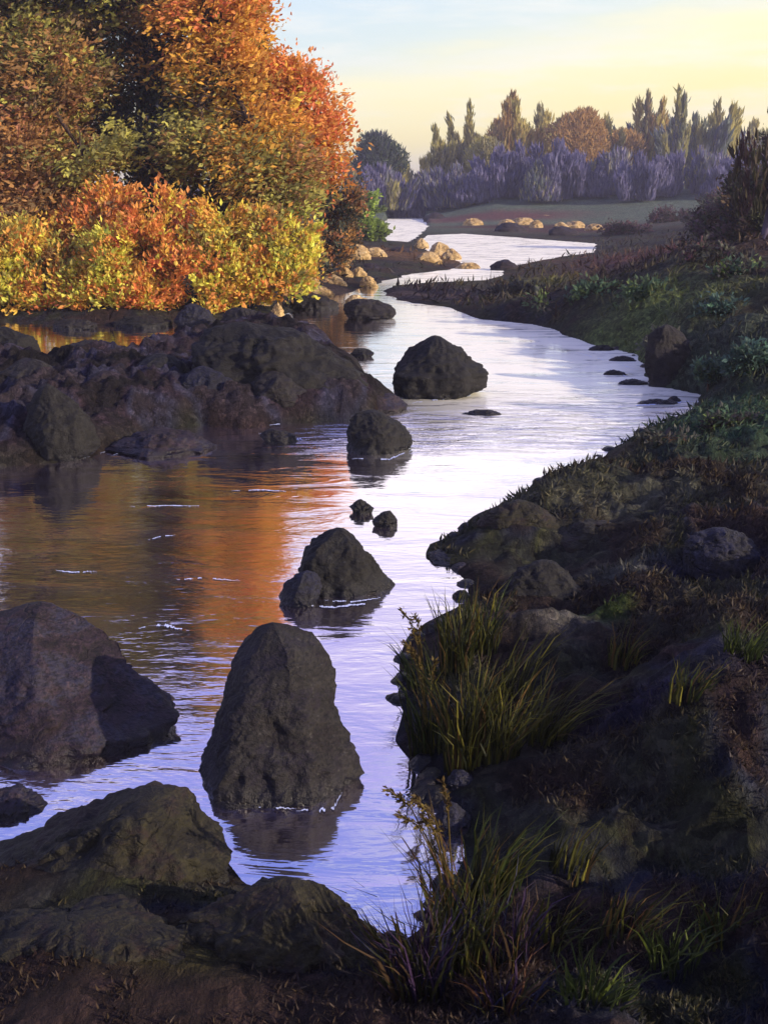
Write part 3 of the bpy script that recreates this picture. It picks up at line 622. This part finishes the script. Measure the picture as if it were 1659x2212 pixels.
broad_tree('autumn_tree', gnd(60, 31), [(40, 60, 150, 120, 31, OLIVE), (-60, 230, 160, 130, 31, BROWN), (120, 180, 120, 90, 30, OLIVE + BROWN), (150, -60, 170, 130, 31, OLIVE + DARK),
           (60, 330, 130, 100, 29.5, BROWN), (180, 330, 110, 70, 29, OLIVE), (-120, 420, 140, 120, 30, BROWN), (80, 470, 110, 80, 29, BROWN), (-20, -250, 190, 170, 31, OLIVE + DARK),
           (210, -190, 150, 130, 31, OLIVE + DARK), (20, -60, 170, 120, 32.5, BROWN + DARK), (60, 130, 170, 150, 33.5, BROWN), (80, 330, 190, 140, 33.5, BROWN), (-60, -400, 160, 120, 31, DARK + BROWN), (130, -330, 130, 100, 31, OLIVE + DARK)],
           'big olive brown autumn tree filling the left edge of the picture', 'tree', 1001, .3, group=GA, flow=(1, .1, .35))
broad_tree('autumn_tree', gnd(320, 31.5), [(300, 150, 80, 90, 31.5, DARK), (360, 110, 70, 80, 31, DARK + BROWN), (300, 250, 80, 70, 31, DARK), (380, 320, 90, 70, 30.5, DARK + OLIVE), (320, 400, 70, 60, 30, DARK),
           (340, -60, 110, 90, 31.5, OLIVE + DARK), (330, 30, 60, 40, 30.8, BROWN), (330, -200, 130, 100, 31.5, OLIVE + DARK), (320, -330, 120, 100, 31.5, DARK + BROWN), (240, 60, 90, 90, 33, DARK + BROWN), (330, 260, 120, 130, 33.5, DARK + BROWN), (330, 450, 150, 80, 33, DARK)],
           'dark green brown tree in the middle of the autumn trees', 'tree', 1002, .25, group=GA, dens=.75)
broad_tree('autumn_tree', gnd(480, 30), [(450, 60, 110, 90, 30, GOLD + ORANGE), (500, 180, 120, 90, 30, GOLD), (560, 260, 110, 80, 29.5, GOLD), (430, 230, 80, 70, 29.5, OLIVE), (520, 350, 110, 70, 29, OLIVE + GOLD),
           (430, 330, 70, 60, 29, OLIVE), (610, 360, 70, 60, 29, BROWN + OLIVE), (480, -60, 90, 90, 30, ORANGE), (440, -190, 90, 90, 30, GOLD + OLIVE), (600, 430, 80, 50, 28.8, OLIVE), (450, -290, 90, 90, 30, OLIVE + GOLD), (470, 130, 100, 110, 32, GOLD), (520, 420, 110, 70, 31.5, OLIVE + BROWN)],
           'golden tree with broad sloping crown right of the dark tree', 'tree', 1003, .25, group=GA, flow=(1, .1, .45))
broad_tree('autumn_tree', gnd(650, 33), [(540, 60, 50, 60, 31, ORANGE), (560, 330, 60, 80, 30.5, ORANGE + BROWN), (590, 130, 55, 60, 31, ORANGE), (625, 190, 60, 55, 31, ORANGE + RED), (670, 240, 62, 60, 31, RED), (700, 310, 62, 55, 31, RED + ORANGE),
           (700, 370, 62, 45, 30.5, ORANGE), (640, 330, 60, 50, 30.5, ORANGE), (520, -20, 50, 60, 31, ORANGE), (640, 280, 50, 50, 30.5, RED), (510, -110, 60, 60, 31, ORANGE), (490, -200, 60, 60, 31, ORANGE)],
           'flame orange tree edging the autumn grove against the sky', 'tree', 1004, .2, group=GA)
GS = 'bushes along the left shore'
def bush(x, Y, blobs, label, seed, **kw):
    if seed < 1108: blobs = [(a, b, c * 1.12, d * 1.1, e, p + [(.93, .74, .28, 3), (.88, .64, .26, 3), (.86, .50, .24, 4)]) for a, b, c, d, e, p in blobs]
    return broad_tree(kw.pop('name', 'bush'), gnd(x, Y), blobs, label, 'bush', seed, kw.pop('tr', .06), leaf=kw.pop('leaf', .115), group=GS, hollow=.25, spray=.5, up=kw.pop('up', .7), **kw)
bush(30, 27.6, [(20, 560, 90, 80, 27.6, OLIVE + YELLOW), (-60, 600, 90, 80, 27.6, OLIVE), (40, 640, 70, 50, 27.3, YELLOW + OLIVE), (-150, 580, 90, 90, 28, BROWN)], 'olive yellow bush at the left end of the shore', 1101)
bush(150, 27.6, [(140, 590, 80, 70, 27.6, YELLOW + OLIVE), (190, 640, 60, 45, 27.2, YELLOW), (110, 650, 60, 40, 27.2, YELLOW + ORANGE)], 'mustard yellow bush spreading low over the shore rocks', 1102)
bush(240, 28.4, [(230, 500, 90, 70, 28.4, ORANGE + BROWN), (170, 520, 60, 60, 28.3, ORANGE + BROWN), (250, 440, 50, 40, 28.5, RED)], 'rusty orange bush behind the mustard yellow one', 1103)
bush(320, 27.4, [(310, 540, 70, 90, 27.5, RED + ORANGE), (360, 480, 60, 60, 27.8, RED), (320, 630, 60, 50, 27.0, ORANGE + YELLOW), (380, 600, 55, 60, 27.2, RED + ORANGE)], 'bright red orange bush in the middle of the shore', 1104)
bush(250, 27.2, [(240, 560, 45, 60, 27.1, YELLOW + LIME), (240, 630, 55, 45, 26.9, YELLOW)], 'bright yellow shrub left of the red orange bush', 1105)
bush(460, 27.4, [(450, 560, 60, 70, 27.5, YELLOW + OLIVE), (480, 500, 60, 60, 27.8, GOLD), (470, 630, 60, 45, 27.2, YELLOW), (530, 600, 50, 50, 27.3, ORANGE + YELLOW)], 'golden yellow bush right of the red orange one', 1106)
bush(600, 27.6, [(590, 520, 65, 60, 27.8, YELLOW + OLIVE), (570, 590, 60, 55, 27.5, GOLD + YELLOW), (620, 600, 50, 45, 27.4, LIME + YELLOW + OLIVE), (655, 490, 36, 46, 27.8, LIME + OLIVE), (640, 550, 45, 45, 27.7, YELLOW + OLIVE)], 'yellow green bush with upright sprays at the bend', 1107)
bush(715, 38, [(715, 470, 58, 70, 38, DARK + BROWN), (745, 420, 40, 44, 38, DARK + BROWN), (705, 545, 55, 42, 36, BROWN + DARK), (680, 410, 60, 40, 36, OLIVE + DARK), (735, 530, 45, 40, 37.5, DARK + BROWN), (670, 585, 45, 36, 34, DARK + BROWN)], 'dark brown bush between the orange tree and the tan stones', 1108)
bush(795, 64, [(795, 462, 32, 44, 64, GREEN), (780, 498, 34, 30, 63.5, GREEN), (806, 500, 28, 28, 63.5, GREEN), (765, 470, 26, 36, 64, GREEN + OLIVE)], 'rounded moss green bush at the right end of the shore', 1109, leaf=.26, dens=1.6)

# ------------------------------------------------------------------ far trees
def feather_tree(x, top, hw, Y, pal, label, seed, group, cat='tree', name='far_tree', low=.25, dens=1.0, shape='spire', leaf=.5, dark=False):
    """tree of upright sprays: narrow towards the top"""
    rng = np.random.default_rng(seed); X = (x - CW) * mpp(Y, 2); zb = hz(X, Y); H = float(dp(x, top, Y)[2]) - zb; Wd = hw * 1.8 * mpp(Y, 5)
    root = empty(name, (X, Y, zb), label, cat, group)
    n = int(3200 * dens * max(H * Wd / 18, .35))
    u = rng.random(n) ** (.75 if shape == 'spire' else .9); u = low + (1 - low) * u
    if shape == 'spire': rad = Wd * np.clip((1 - u) ** .7 * 1.2, .10, 1)
    elif shape == 'shrub': rad = Wd * np.clip(1.15 * (1 - u) ** .6, .1, 1)
    else: rad = Wd * np.sqrt(np.clip(1 - ((u - .66) / .36) ** 2, .04, 1))
    nsub = 7; sub = rng.normal(size=(nsub, 2)) * (.95 if shape == 'spire' else .55); su = rng.uniform(.55, 1.0, nsub); k = rng.integers(0, nsub, n)
    th = rng.uniform(0, 2 * math.pi, n); q = np.sqrt(rng.random(n))
    if shape == 'spire':
        nsub = 6 + int(hw / 5); sub = rng.normal(size=(nsub, 2)) * .62 * Wd; sub[0] = 0; su = rng.uniform(.45, .95, nsub); su[0] = 1; k = rng.integers(0, nsub, n)
        rr_ = Wd * .34 * np.clip(1.1 - u, .05, 1); u = low + (1 - low) * rng.random(n) ** 1.25
        P = np.stack([sub[k, 0] * (.75 + .25 * u) + np.cos(th) * q * rr_, sub[k, 1] + np.sin(th) * q * rr_, u * su[k] * H], -1)
    else:
        P = np.stack([np.cos(th) * q * rad * .6 + sub[k, 0] * rad * .7, np.sin(th) * q * rad * .6 + sub[k, 1] * rad * .7, u * su[k] ** (1 if shape != 'round' else .3) * H], -1)
    D = np.stack([P[:, 0] * .10, P[:, 1] * .10, np.ones(n)], -1) + rng.normal(size=(n, 3)) * (.16 if shape != 'round' else .4)
    Nn = rng.normal(size=(n, 3)) * np.array([1, 1, .2]); L = leaf * rng.uniform(.6, 1.7, n) * (1.9 if shape == 'spire' else 1.3 if shape == 'shrub' else 1.1)
    C = pal_pick(rng, pal, nsub)[k] * .5 + pal_pick(rng, pal, n) * .5; C = C * rng.uniform(.75, 1.25, (n, 1))
    V, Fq, Cc = leaves(P, D, Nn, L, L * rng.uniform(.16, .34, n), np.clip(C, 0, .8))
    mesh_np('crown', V, Fq, M['leaf'], root, Cc, smooth=False)
    r0 = max(.10, H * .012)
    tr = [tube([(0, 0, -.3), (rng.normal() * .1, 0, H * .4), (0, 0, H * .8)], [r0, r0 * .7, r0 * .15], 6)]
    for q in range(6):
        z = H * rng.uniform(.3, .75); a = rng.uniform(0, 6.28); tr.append(limb(rng, (0, 0, z), (math.cos(a) * Wd * .6, math.sin(a) * Wd * .6, z + H * .12), r0 * .4, r0 * .1, 4))
    V, Fq, C = join(tr); mesh_np('trunk', V, Fq, M['farbark'], root)
    return root
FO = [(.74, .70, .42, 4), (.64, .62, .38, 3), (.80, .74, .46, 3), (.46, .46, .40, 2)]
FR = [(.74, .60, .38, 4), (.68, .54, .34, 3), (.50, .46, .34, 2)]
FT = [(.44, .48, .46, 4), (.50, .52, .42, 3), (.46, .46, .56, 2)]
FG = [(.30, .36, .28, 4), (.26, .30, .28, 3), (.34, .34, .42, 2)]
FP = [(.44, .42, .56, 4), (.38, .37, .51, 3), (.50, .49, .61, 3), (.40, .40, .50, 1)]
ft = [(805, 288, 34, FG, 'round', 'dark green'), (850, 335, 20, FO, 'spire', 'olive'), (880, 370, 18, FO, 'spire', 'olive'), (940, 285, 17, FO, 'spire', 'olive'), (1012, 232, 16, FO, 'spire', 'olive'), (982, 320, 20, FO, 'spire', 'olive'),
      (1100, 212, 26, FO + FR, 'spire', 'olive'), (1105, 262, 44, FO + FR, 'round', 'rust'), (1160, 236, 18, FO, 'spire', 'olive'), (1052, 300, 24, FO, 'round', 'olive'),
      (1205, 280, 26, FG + FO, 'round', 'dark green'), (1250, 240, 38, FR, 'round', 'rust'), (1215, 262, 12, FO, 'spire', 'olive'), (1300, 262, 18, FO, 'spire', 'olive'), (1335, 282, 34, FR, 'round', 'rust'),
      (1385, 212, 18, FR + FO, 'spire', 'olive'), (1415, 250, 26, FT, 'round', 'grey green'), (1450, 206, 12, FO + FT, 'spire', 'grey green'), (1492, 262, 22, FT, 'spire', 'grey green'),
      (1535, 228, 22, FO, 'spire', 'olive'), (1562, 268, 18, FT, 'spire', 'grey green'), (1610, 300, 26, FT + FO, 'spire', 'grey green'), (1660, 280, 26, FO, 'spire', 'olive')]
ORD = ['first', 'second', 'third', 'fourth', 'fifth', 'sixth', 'seventh', 'eighth', 'ninth', 'tenth', 'eleventh', 'twelfth', 'thirteenth', 'fourteenth', 'fifteenth', 'sixteenth', 'seventeenth', 'eighteenth', 'nineteenth', 'twentieth', 'twenty-first']
cnt = {}
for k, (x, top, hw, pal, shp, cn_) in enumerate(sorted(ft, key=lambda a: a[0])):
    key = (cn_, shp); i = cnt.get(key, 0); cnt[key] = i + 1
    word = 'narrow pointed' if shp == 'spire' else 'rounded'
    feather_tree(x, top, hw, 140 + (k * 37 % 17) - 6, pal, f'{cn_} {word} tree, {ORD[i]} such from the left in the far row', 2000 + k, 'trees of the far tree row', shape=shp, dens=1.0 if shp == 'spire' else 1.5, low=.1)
for k in range(19):
    rg = np.random.default_rng(900 + k); x = 792 + k * 46 + rg.uniform(-10, 10)
    feather_tree(x, (345 if x < 960 else 292) + rg.uniform(-22, 26), 17, 152 + rg.uniform(-4, 4), FO + FT, f'pale olive tree, {ORD[k]} from the left in the hazy rear row', 2300 + k, 'hazy rear row of trees', low=.05, dens=1.2)
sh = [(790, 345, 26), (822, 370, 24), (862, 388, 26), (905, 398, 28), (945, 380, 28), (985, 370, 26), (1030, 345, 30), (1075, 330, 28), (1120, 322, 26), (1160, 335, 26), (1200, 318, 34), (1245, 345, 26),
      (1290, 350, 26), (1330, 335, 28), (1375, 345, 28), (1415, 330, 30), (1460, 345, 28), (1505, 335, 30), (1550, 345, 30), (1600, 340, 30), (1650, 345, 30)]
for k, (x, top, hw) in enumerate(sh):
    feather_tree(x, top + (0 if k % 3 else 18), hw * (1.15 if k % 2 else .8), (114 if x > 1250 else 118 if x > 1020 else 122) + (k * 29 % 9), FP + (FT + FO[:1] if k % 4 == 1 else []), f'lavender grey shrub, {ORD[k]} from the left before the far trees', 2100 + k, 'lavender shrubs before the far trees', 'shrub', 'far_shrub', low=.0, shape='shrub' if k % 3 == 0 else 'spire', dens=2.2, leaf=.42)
# feathery dark tree at the right frame edge
MAR = [(.25, .18, .17, 4), (.32, .23, .25, 3), (.22, .20, .16, 3), (.30, .30, .20, 2)]
feather_tree(1648, 240, 36, 28, MAR, 'dark wine coloured wispy small tree at the right edge of the picture', 2201, None, name='small_tree', low=.25, shape='spire', dens=.6, leaf=.14)
broad_tree('bush', gnd(1650, 30), [(1650, 400, 70, 85, 30, MAR + DARK), (1605, 445, 70, 70, 30, MAR + DARK), (1700, 350, 70, 100, 30, MAR + DARK), (1560, 480, 60, 42, 30, MAR), (1500, 490, 50, 30, 31, MAR), (1640, 500, 90, 70, 29.5, DARK + MAR)],
           'large dark brown bush mass under the wispy tree at the right edge', 'bush', 2202, .05, leaf=.11, up=.6, spray=.45, hollow=.2)

# ------------------------------------------------------------------ grass, reeds and low plants of the banks
def on_ground(x, y):
    z = .3
    for _ in range(12):
        p = gp(x, y, z); z = hz(p[0], p[1]) * .6 + z * .4
    return np.array([p[0], p[1], hz(p[0], p[1])])
def blades(rng, base, n, H, spread, pal, width=.012, droop=.35, lean=(0, 0), foot=.12):
    th = rng.uniform(0, 2 * math.pi, n); o = np.sqrt(rng.random(n)) * foot; B = np.stack([np.cos(th) * o, np.sin(th) * o * .8, np.full(n, -.03)], -1)
    ht = H * rng.uniform(.3, 1.1, n); ang = th + rng.normal(size=n) * .9; out = spread * (.25 + .75 * rng.random(n)) * ht / H
    hd = np.stack([np.cos(ang) * out + lean[0] * ht, np.sin(ang) * out * .8 + lean[1] * ht, np.zeros(n)], -1)
    k = 5; V = np.empty((n, k, 2, 3)); sd_ = np.stack([-np.sin(ang + 1.2), np.cos(ang + 1.2), np.zeros(n)], -1)
    wd = width * rng.uniform(.6, 1.5, n)
    for i in range(k):
        f = i / (k - 1); c = B + hd * (f ** 1.8) + np.array([0, 0, 1.0]) * (ht * (f - droop * (f ** 3) * rng.uniform(.3, 1, n)))[:, None]
        c = c + rng.normal(size=(n, 3)) * .035 * H * f * np.array([1, 1, .4]); w = (wd * (1 - f ** 2 * .96) / 2)[:, None] * sd_; V[:, i, 0] = c - w; V[:, i, 1] = c + w
    q = np.arange(k - 1); Fq = np.stack([q * 2, q * 2 + 1, q * 2 + 3, q * 2 + 2], -1)[None] + (np.arange(n) * k * 2)[:, None, None]
    C = pal_pick(rng, pal, n) * rng.uniform(.6, 1.3, (n, 1)); return V.reshape(-1, 3), Fq.reshape(-1, 4), np.repeat(C, k * 2, 0)
G1 = [(.30, .30, .12, 4), (.23, .23, .10, 4), (.16, .17, .10, 5), (.42, .40, .16, 1), (.36, .28, .16, 2)]
G2 = [(.16, .20, .10, 4), (.22, .26, .12, 3), (.28, .32, .12, 1)]
G3 = [(.20, .14, .24, 4), (.14, .14, .22, 3), (.20, .20, .10, 3), (.26, .20, .14, 2)]
G4 = [(.30, .20, .14, 4), (.36, .28, .12, 2), (.22, .18, .12, 3)]
def tuft(x, y, hpx, spx, n, pal, label, seed, lean=0, droop=.25, group='grass tufts on the right bank', heads=0, width=.012, foot=.10):
    rng = np.random.default_rng(seed); b = on_ground(x, y); s_ = mpp(b[1], b[2]); H = hpx * s_ * 1.08; sp_ = spx * s_
    root = empty('grass_tuft', b, label, 'grass', group)
    V, Fq, C = blades(rng, b, n, H, sp_, pal, width, droop, (lean, 0), foot)
    mesh_np('blades', V, Fq, M['blade'], root, C, smooth=False)
    for h in range(heads):
        a = rng.uniform(-1, 1); e = np.array([a * sp_ + lean * H * 1.0, rng.uniform(-.3, .3) * sp_, H * rng.uniform(.8, 1.12)])
        p = [np.array([a * .03, 0, -.02]), np.array([e[0] * .25, e[1] * .3, e[2] * .5]), np.array([e[0] * .65, e[1] * .7, e[2] * .88]), e]
        v, f, c = tube(p, [.004, .0035, .003, .002], 5); c[:] = S(.36, .30, .14)[:3]; mesh_np('stalk', v, f, M['blade'], root, c)
        m_ = 46; tt = rng.random(m_); d = e - p[2]; d /= np.linalg.norm(d); P = e - d * (tt * .13)[:, None] + rng.normal(size=(m_, 3)) * .006
        D = d + rng.normal(size=(m_, 3)) * .45 + np.array([0, 0, -.25]); L = rng.uniform(.018, .04, m_)
        v, f, c = leaves(P, D, rng.normal(size=(m_, 3)), L, L * .4, pal_pick(rng, [(.42, .36, .18, 3), (.34, .28, .16, 3), (.26, .20, .13, 2)], m_))
        mesh_np('seed_head', v, f, M['blade'], root, c, smooth=False)
    return root
T = [(1000, 1655, 300, 100, 300, G1, 'largest fan of olive green grass over the water beside the small grey stone', 0, 0),
     (1075, 1640, 260, 110, 200, G1, 'olive grass fan just right of the largest one', .15, 0),
     (1175, 1600, 190, 110, 150, G1, 'olive grass leaning right of the two big fans', .5, 0),
     (925, 1620, 230, 40, 120, G2 + G1, 'dark green grass at the water edge left of the big fans', -.15, 5),
     (915, 1480, 150, 50, 90, G2, 'dark tuft at the corner of the bank with stalks hanging over water', -.3, 4),
     (985, 1440, 210, 50, 200, G1 + G2, 'upright green grass on the narrow of the grassy point', 0, 0),
     (1040, 1400, 170, 50, 160, G2 + G1, 'darker upright grass behind the point', .1, 0),
     (1110, 1500, 190, 40, 70, G1, 'thin olive blades slanting right in the middle of the bank', .35, 0),
     (1345, 1430, 110, 40, 110, G1, 'small bright green tuft alone among grey patches', .3, 0),
     (1480, 1500, 110, 50, 100, G1 + G2, 'green tuft right of the lone bright one', .3, 0),
     (1600, 1420, 130, 60, 110, G2, 'dark green tuft near the right picture edge', .2, 0),
     (975, 1985, 280, 60, 90, G4 + G1, 'tall tuft of ochre stalks with seed heads leaning over the lower water', -.28, 6),
     (900, 2150, 300, 130, 360, G3, 'dark purple feathery tuft at the bottom end of the water', -.12, 0),
     (990, 2110, 320, 60, 180, G2 + G1, 'green blades rising right of the purple tuft', .1, 0),
     (1060, 1930, 230, 60, 140, G1 + G2, 'green grass slanting right below the grey stone', .3, 0),
     (1090, 2080, 240, 80, 180, G3, 'violet brown tuft among the lower grasses', .0, 0),
     (1225, 1880, 150, 25, 60, G1, 'slender bright green blades standing above the dark soil', .25, 0),
     (1200, 2030, 130, 80, 70, G1, 'arching bright green tuft in the lower bank', .5, 0),
     (1345, 2030, 170, 70, 90, G1 + G4, 'tuft of curved blades in the lower right', .4, 0),
     (1450, 2080, 150, 80, 110, G2, 'dark green tuft near the lower right corner', .1, 0),
     (1560, 2020, 140, 80, 120, G2 + G1, 'mossy green tuft by the right edge low down', .1, 0),
     (1280, 2170, 160, 90, 110, G2, 'lowest green tuft at the bottom edge', .2, 0),
     (1080, 2200, 190, 120, 160, G4 + G3, 'brown tuft at the bottom edge right of centre', 0, 0)]
for k, (x, y, h, sp_, n, pal, lb, ln, hd) in enumerate(T):
    tuft(x, y, h, sp_ * 1.25, int(n * .75), pal, lb, 3000 + k, ln, .3, heads=hd, width=.010)
# short growth over all the banks: nobody could count it
rng = np.random.default_rng(77); nb = 170000
yy = 430 + 1850 * rng.random(nb) ** 1.0; xx = rng.uniform(-80, 1740, nb); P0 = gp(xx, np.maximum(yy, 470), .3); P0 = P0[P0[:, 1] < 70]
zz = height(P0[:, 0], P0[:, 1]); sdv = sdist(P0[:, 0], P0[:, 1])
cl = fbm(np.stack([P0[:, 0] * 1.7, P0[:, 1] * 1.2, P0[:, 0] * 0], -1), 3, 91)
kp = (sdv > .06) & (zz > .03) & (cl > -.12) & ((P0[:, 0] > np.interp(P0[:, 1], midw[:, 1], midw[:, 0])) | (rng.random(len(P0)) < .30)) & (sdist(P0[:, 0], P0[:, 1], BAR) > .1); P0 = P0[kp]; P0[:, 2] = zz[kp] - .01; n = len(P0)
Cc = .85 * areas(P0[:, 0], P0[:, 1]) * rng.uniform(.6, 1.5, (n, 1)) + np.array(S(.26, .22, .13)[:3]) * (rng.random((n, 1)) < .3) * .7
D = np.stack([rng.normal(size=n) * .7 + .3, rng.normal(size=n) * .7, np.abs(rng.normal(size=n)) * .5 + .45], -1)
L = np.clip(P0[:, 1] * .006, .025, .22) * rng.uniform(.4, 2.0, n)
V, Fq, C = leaves(P0, D, rng.normal(size=(n, 3)), L, L * rng.uniform(.12, .3, n), np.clip(Cc, 0, .6))
tag(mesh_np('short_grass', V, Fq, M['blade'], None, C, smooth=False), 'short dark grass and heather covering the banks', 'grass', None, 'stuff')
# low shrubs on the right bank
GL = 'low shrubs on the right bank'
def low(x, y, w, h, pal, label, seed):
    b = on_ground(x, y); Yk = b[1]; s_ = mpp(Yk, b[2]); lf = float(np.clip(Yk * .0045, .03, .16))
    bl = [(x, y - h * .35, w * .6, h * .45, Yk, pal), (x - w * .5, y - h * .2, w * .4, h * .3, Yk, pal), (x + w * .5, y - h * .25, w * .45, h * .35, Yk, pal)]
    broad_tree('low_shrub', b, bl, label, 'shrub', seed, .02, leaf=lf, per=14, dens=.8, group=GL, up=.5, spray=lf * 3, hollow=.1)
L1 = [(.34, .20, .22, 3), (.26, .18, .18, 4), (.22, .20, .16, 2)]; L2 = [(.26, .32, .20, 4), (.20, .28, .20, 3), (.32, .36, .16, 2)]; L3 = [(.22, .30, .26, 4), (.18, .24, .20, 3), (.30, .42, .30, 1)]
L4 = [(.22, .20, .18, 4), (.28, .27, .22, 3), (.17, .14, .14, 3)]
for k, a in enumerate([(1350, 505, 60, 36, L1, 'maroon shrub at the far corner of the right bank'), (1440, 480, 60, 36, L1, 'maroon shrub on the skyline of the right bank'),
    (1550, 490, 80, 90, L1 + L4, 'dark shrub left of the feathery wine coloured tree'), (1640, 500, 90, 190, L4 + L1, 'dark bush at the foot of the feathery tree'), (1520, 560, 70, 40, L4 + L1, 'brown shrub in the middle of the upper bank'),
    (1290, 640, 60, 34, L2, 'green shrub above the bend of the white water'), (1390, 640, 50, 34, L2, 'bright green shrub on the upper bank'), (1200, 660, 60, 26, L2 + L4, 'olive shrub low on the gravel spit'),
    (1560, 690, 70, 50, L3, 'blue green shrub above the eroded bank'), (1620, 800, 70, 70, L3, 'larger blue green shrub at the right picture edge'), (1530, 820, 50, 50, L3 + L2, 'green shrub next to the inlet of the river'),
    (1430, 760, 40, 60, L4, 'dark shrub hanging over the eroded bank'), (1110, 640, 60, 24, L4, 'grey brown shrub on the tip of the gravel spit'), (1590, 600, 70, 40, L2 + L4, 'green brown shrub below the feathery tree'),
    (1580, 930, 80, 50, L2 + L4, 'olive shrub on the near side of the inlet'), (1440, 960, 70, 40, L4, 'brown shrub close to the inlet')]):
    low(*a, 3300 + k)
R_('earth_bank', [(700, 1400, 1480), (730, 1385, 1500), (790, 1390, 1500), (835, 1405, 1490)], 838, M['rock_dark'], 'dark brown eroded bank face dropping to the right bend of the river', None, 611, depth=.5, cat='earth bank')
for k, (x, y, hw, lb) in enumerate([(1300, 752, 26, 'flat dark stone highest along the right bend shallows'), (1345, 775, 30, 'flat dark stone in the shallows under the eroded bank'), (1325, 805, 24, 'ragged dark stone out in the water at the right bend'), (1370, 826, 36, 'long dark stone at the foot of the eroded bank'), (1420, 868, 44, 'long dark stone lying in the mouth of the inlet'), (1040, 892, 40, 'thin dark stone barely breaking the blue riffle'), (1000, 832, 30, 'low dark stone off the right foot of the wedge shaped boulder')]):
    R_('rock', simple(x, y - 7, y + 6, hw), y + 6, M['rock_dark'], lb, 'low dark stones in the shallows of the bend', 620 + k, cat='rock', depth=.35, res=.5, rough=1.4)
# ------------------------------------------------------------------ froth at the rocks and ripple highlights painted as pale strips
rng = np.random.default_rng(5); parts = []
def foam_glint(pts, wpx, n=90, gap=.42):
    pts = np.array(pts, float); tt = np.linspace(0, len(pts) - 1, n); x = np.interp(tt, range(len(pts)), pts[:, 0]); y = np.interp(tt, range(len(pts)), pts[:, 1])
    P = gp(x, y, .006); s_ = mpp(P[:, 1].mean()); off = np.repeat(rng.normal(size=n // 3 + 1), 3)[:n] * wpx * s_ * .5; wv_ = wpx * 1.5 * s_ * rng.uniform(.2, 1, n) * np.sin(np.linspace(.1, 3.04, n)); dy = wv_ * (3.0 / max(CAMZ, 1)) * 1.2
    a = P.copy(); b = P.copy(); a[:, 1] += off + dy; b[:, 1] += off - dy; V = np.empty((n, 2, 3)); V[:, 0] = a; V[:, 1] = b; V[..., 2] = .006
    gp_ = rng.random(n) > gap; gp_[0] = True
    F_ = np.array([[2 * i, 2 * i + 1, 2 * i + 3, 2 * i + 2] for i in range(n - 1) if gp_[i // 7]]); parts.append((V.reshape(-1, 3), F_, np.zeros((n * 2, 3))))
for p, w_ in [([(30, 1640), (120, 1636), (220, 1640)], 5), ([(200, 1634), (290, 1600), (370, 1570)], 7), ([(500, 1722), (560, 1740), (640, 1748)], 4), ([(640, 1752), (720, 1748), (740, 1710)], 5),
              ([(240, 985), (330, 950), (400, 916), (480, 912)], 7), ([(180, 990), (240, 972), (300, 960)], 5), ([(480, 905), (560, 920), (640, 912)], 5), ([(560, 934), (620, 950), (660, 948)], 8), ([(280, 1094), (360, 1092), (440, 1093)], 3),
              ([(500, 1060), (560, 1058), (640, 1062)], 3), ([(380, 1252), (440, 1248), (520, 1254)], 3), ([(300, 1356), (350, 1350), (410, 1362)], 5), ([(120, 1232), (160, 1236), (210, 1234)], 3), ([(320, 1166), (350, 1158), (380, 1156)], 3),
              ([(640, 1306), (720, 1312), (840, 1298)], 4), ([(700, 1296), (760, 1300), (830, 1290)], 3), ([(890, 870), (960, 862), (1040, 852)], 6), ([(760, 990), (840, 992), (900, 968)], 4), ([(745, 880), (780, 876), (806, 872)], 5),
              ([(1290, 800), (1350, 812), (1400, 838)], 5), ([(1330, 880), (1420, 872), (1500, 866)], 5), ([(1240, 760), (1320, 782), (1380, 800)], 4), ([(690, 2000), (740, 1975), (790, 1985)], 4)]: foam_glint(p, w_)
V, Fq, C = join(parts)
tag(mesh_np('foam_glint', V, Fq, M['foam_glint'], smooth=False), 'pale broken froth lines at the rocks and painted ripple highlights', 'foam_glint', None, 'stuff')
# ------------------------------------------------------------------ evening air
m, t, out = mat('haze'); pv = N(t, 'ShaderNodeVolumePrincipled'); pv.inputs['Color'].default_value = (.80, .78, .95, 1); pv.inputs['Density'].default_value = .0010; pv.inputs['Anisotropy'].default_value = .3
t.links.new(pv.outputs[0], out.inputs['Volume'])
x0, x1, y0, y1, z0_, z1 = -1250, 1250, -1250, 1250, -1.6, 26
hv = [(x0, y0, z0_), (x1, y0, z0_), (x1, y1, z0_), (x0, y1, z0_), (x0, y0, z1), (x1, y0, z1), (x1, y1, z1), (x0, y1, z1)]
hf = np.array([[0, 3, 2, 1], [4, 5, 6, 7], [0, 1, 5, 4], [1, 2, 6, 5], [2, 3, 7, 6], [3, 0, 4, 7]])
tag(mesh_np('haze', hv, hf, m, smooth=False), kind='stuff')
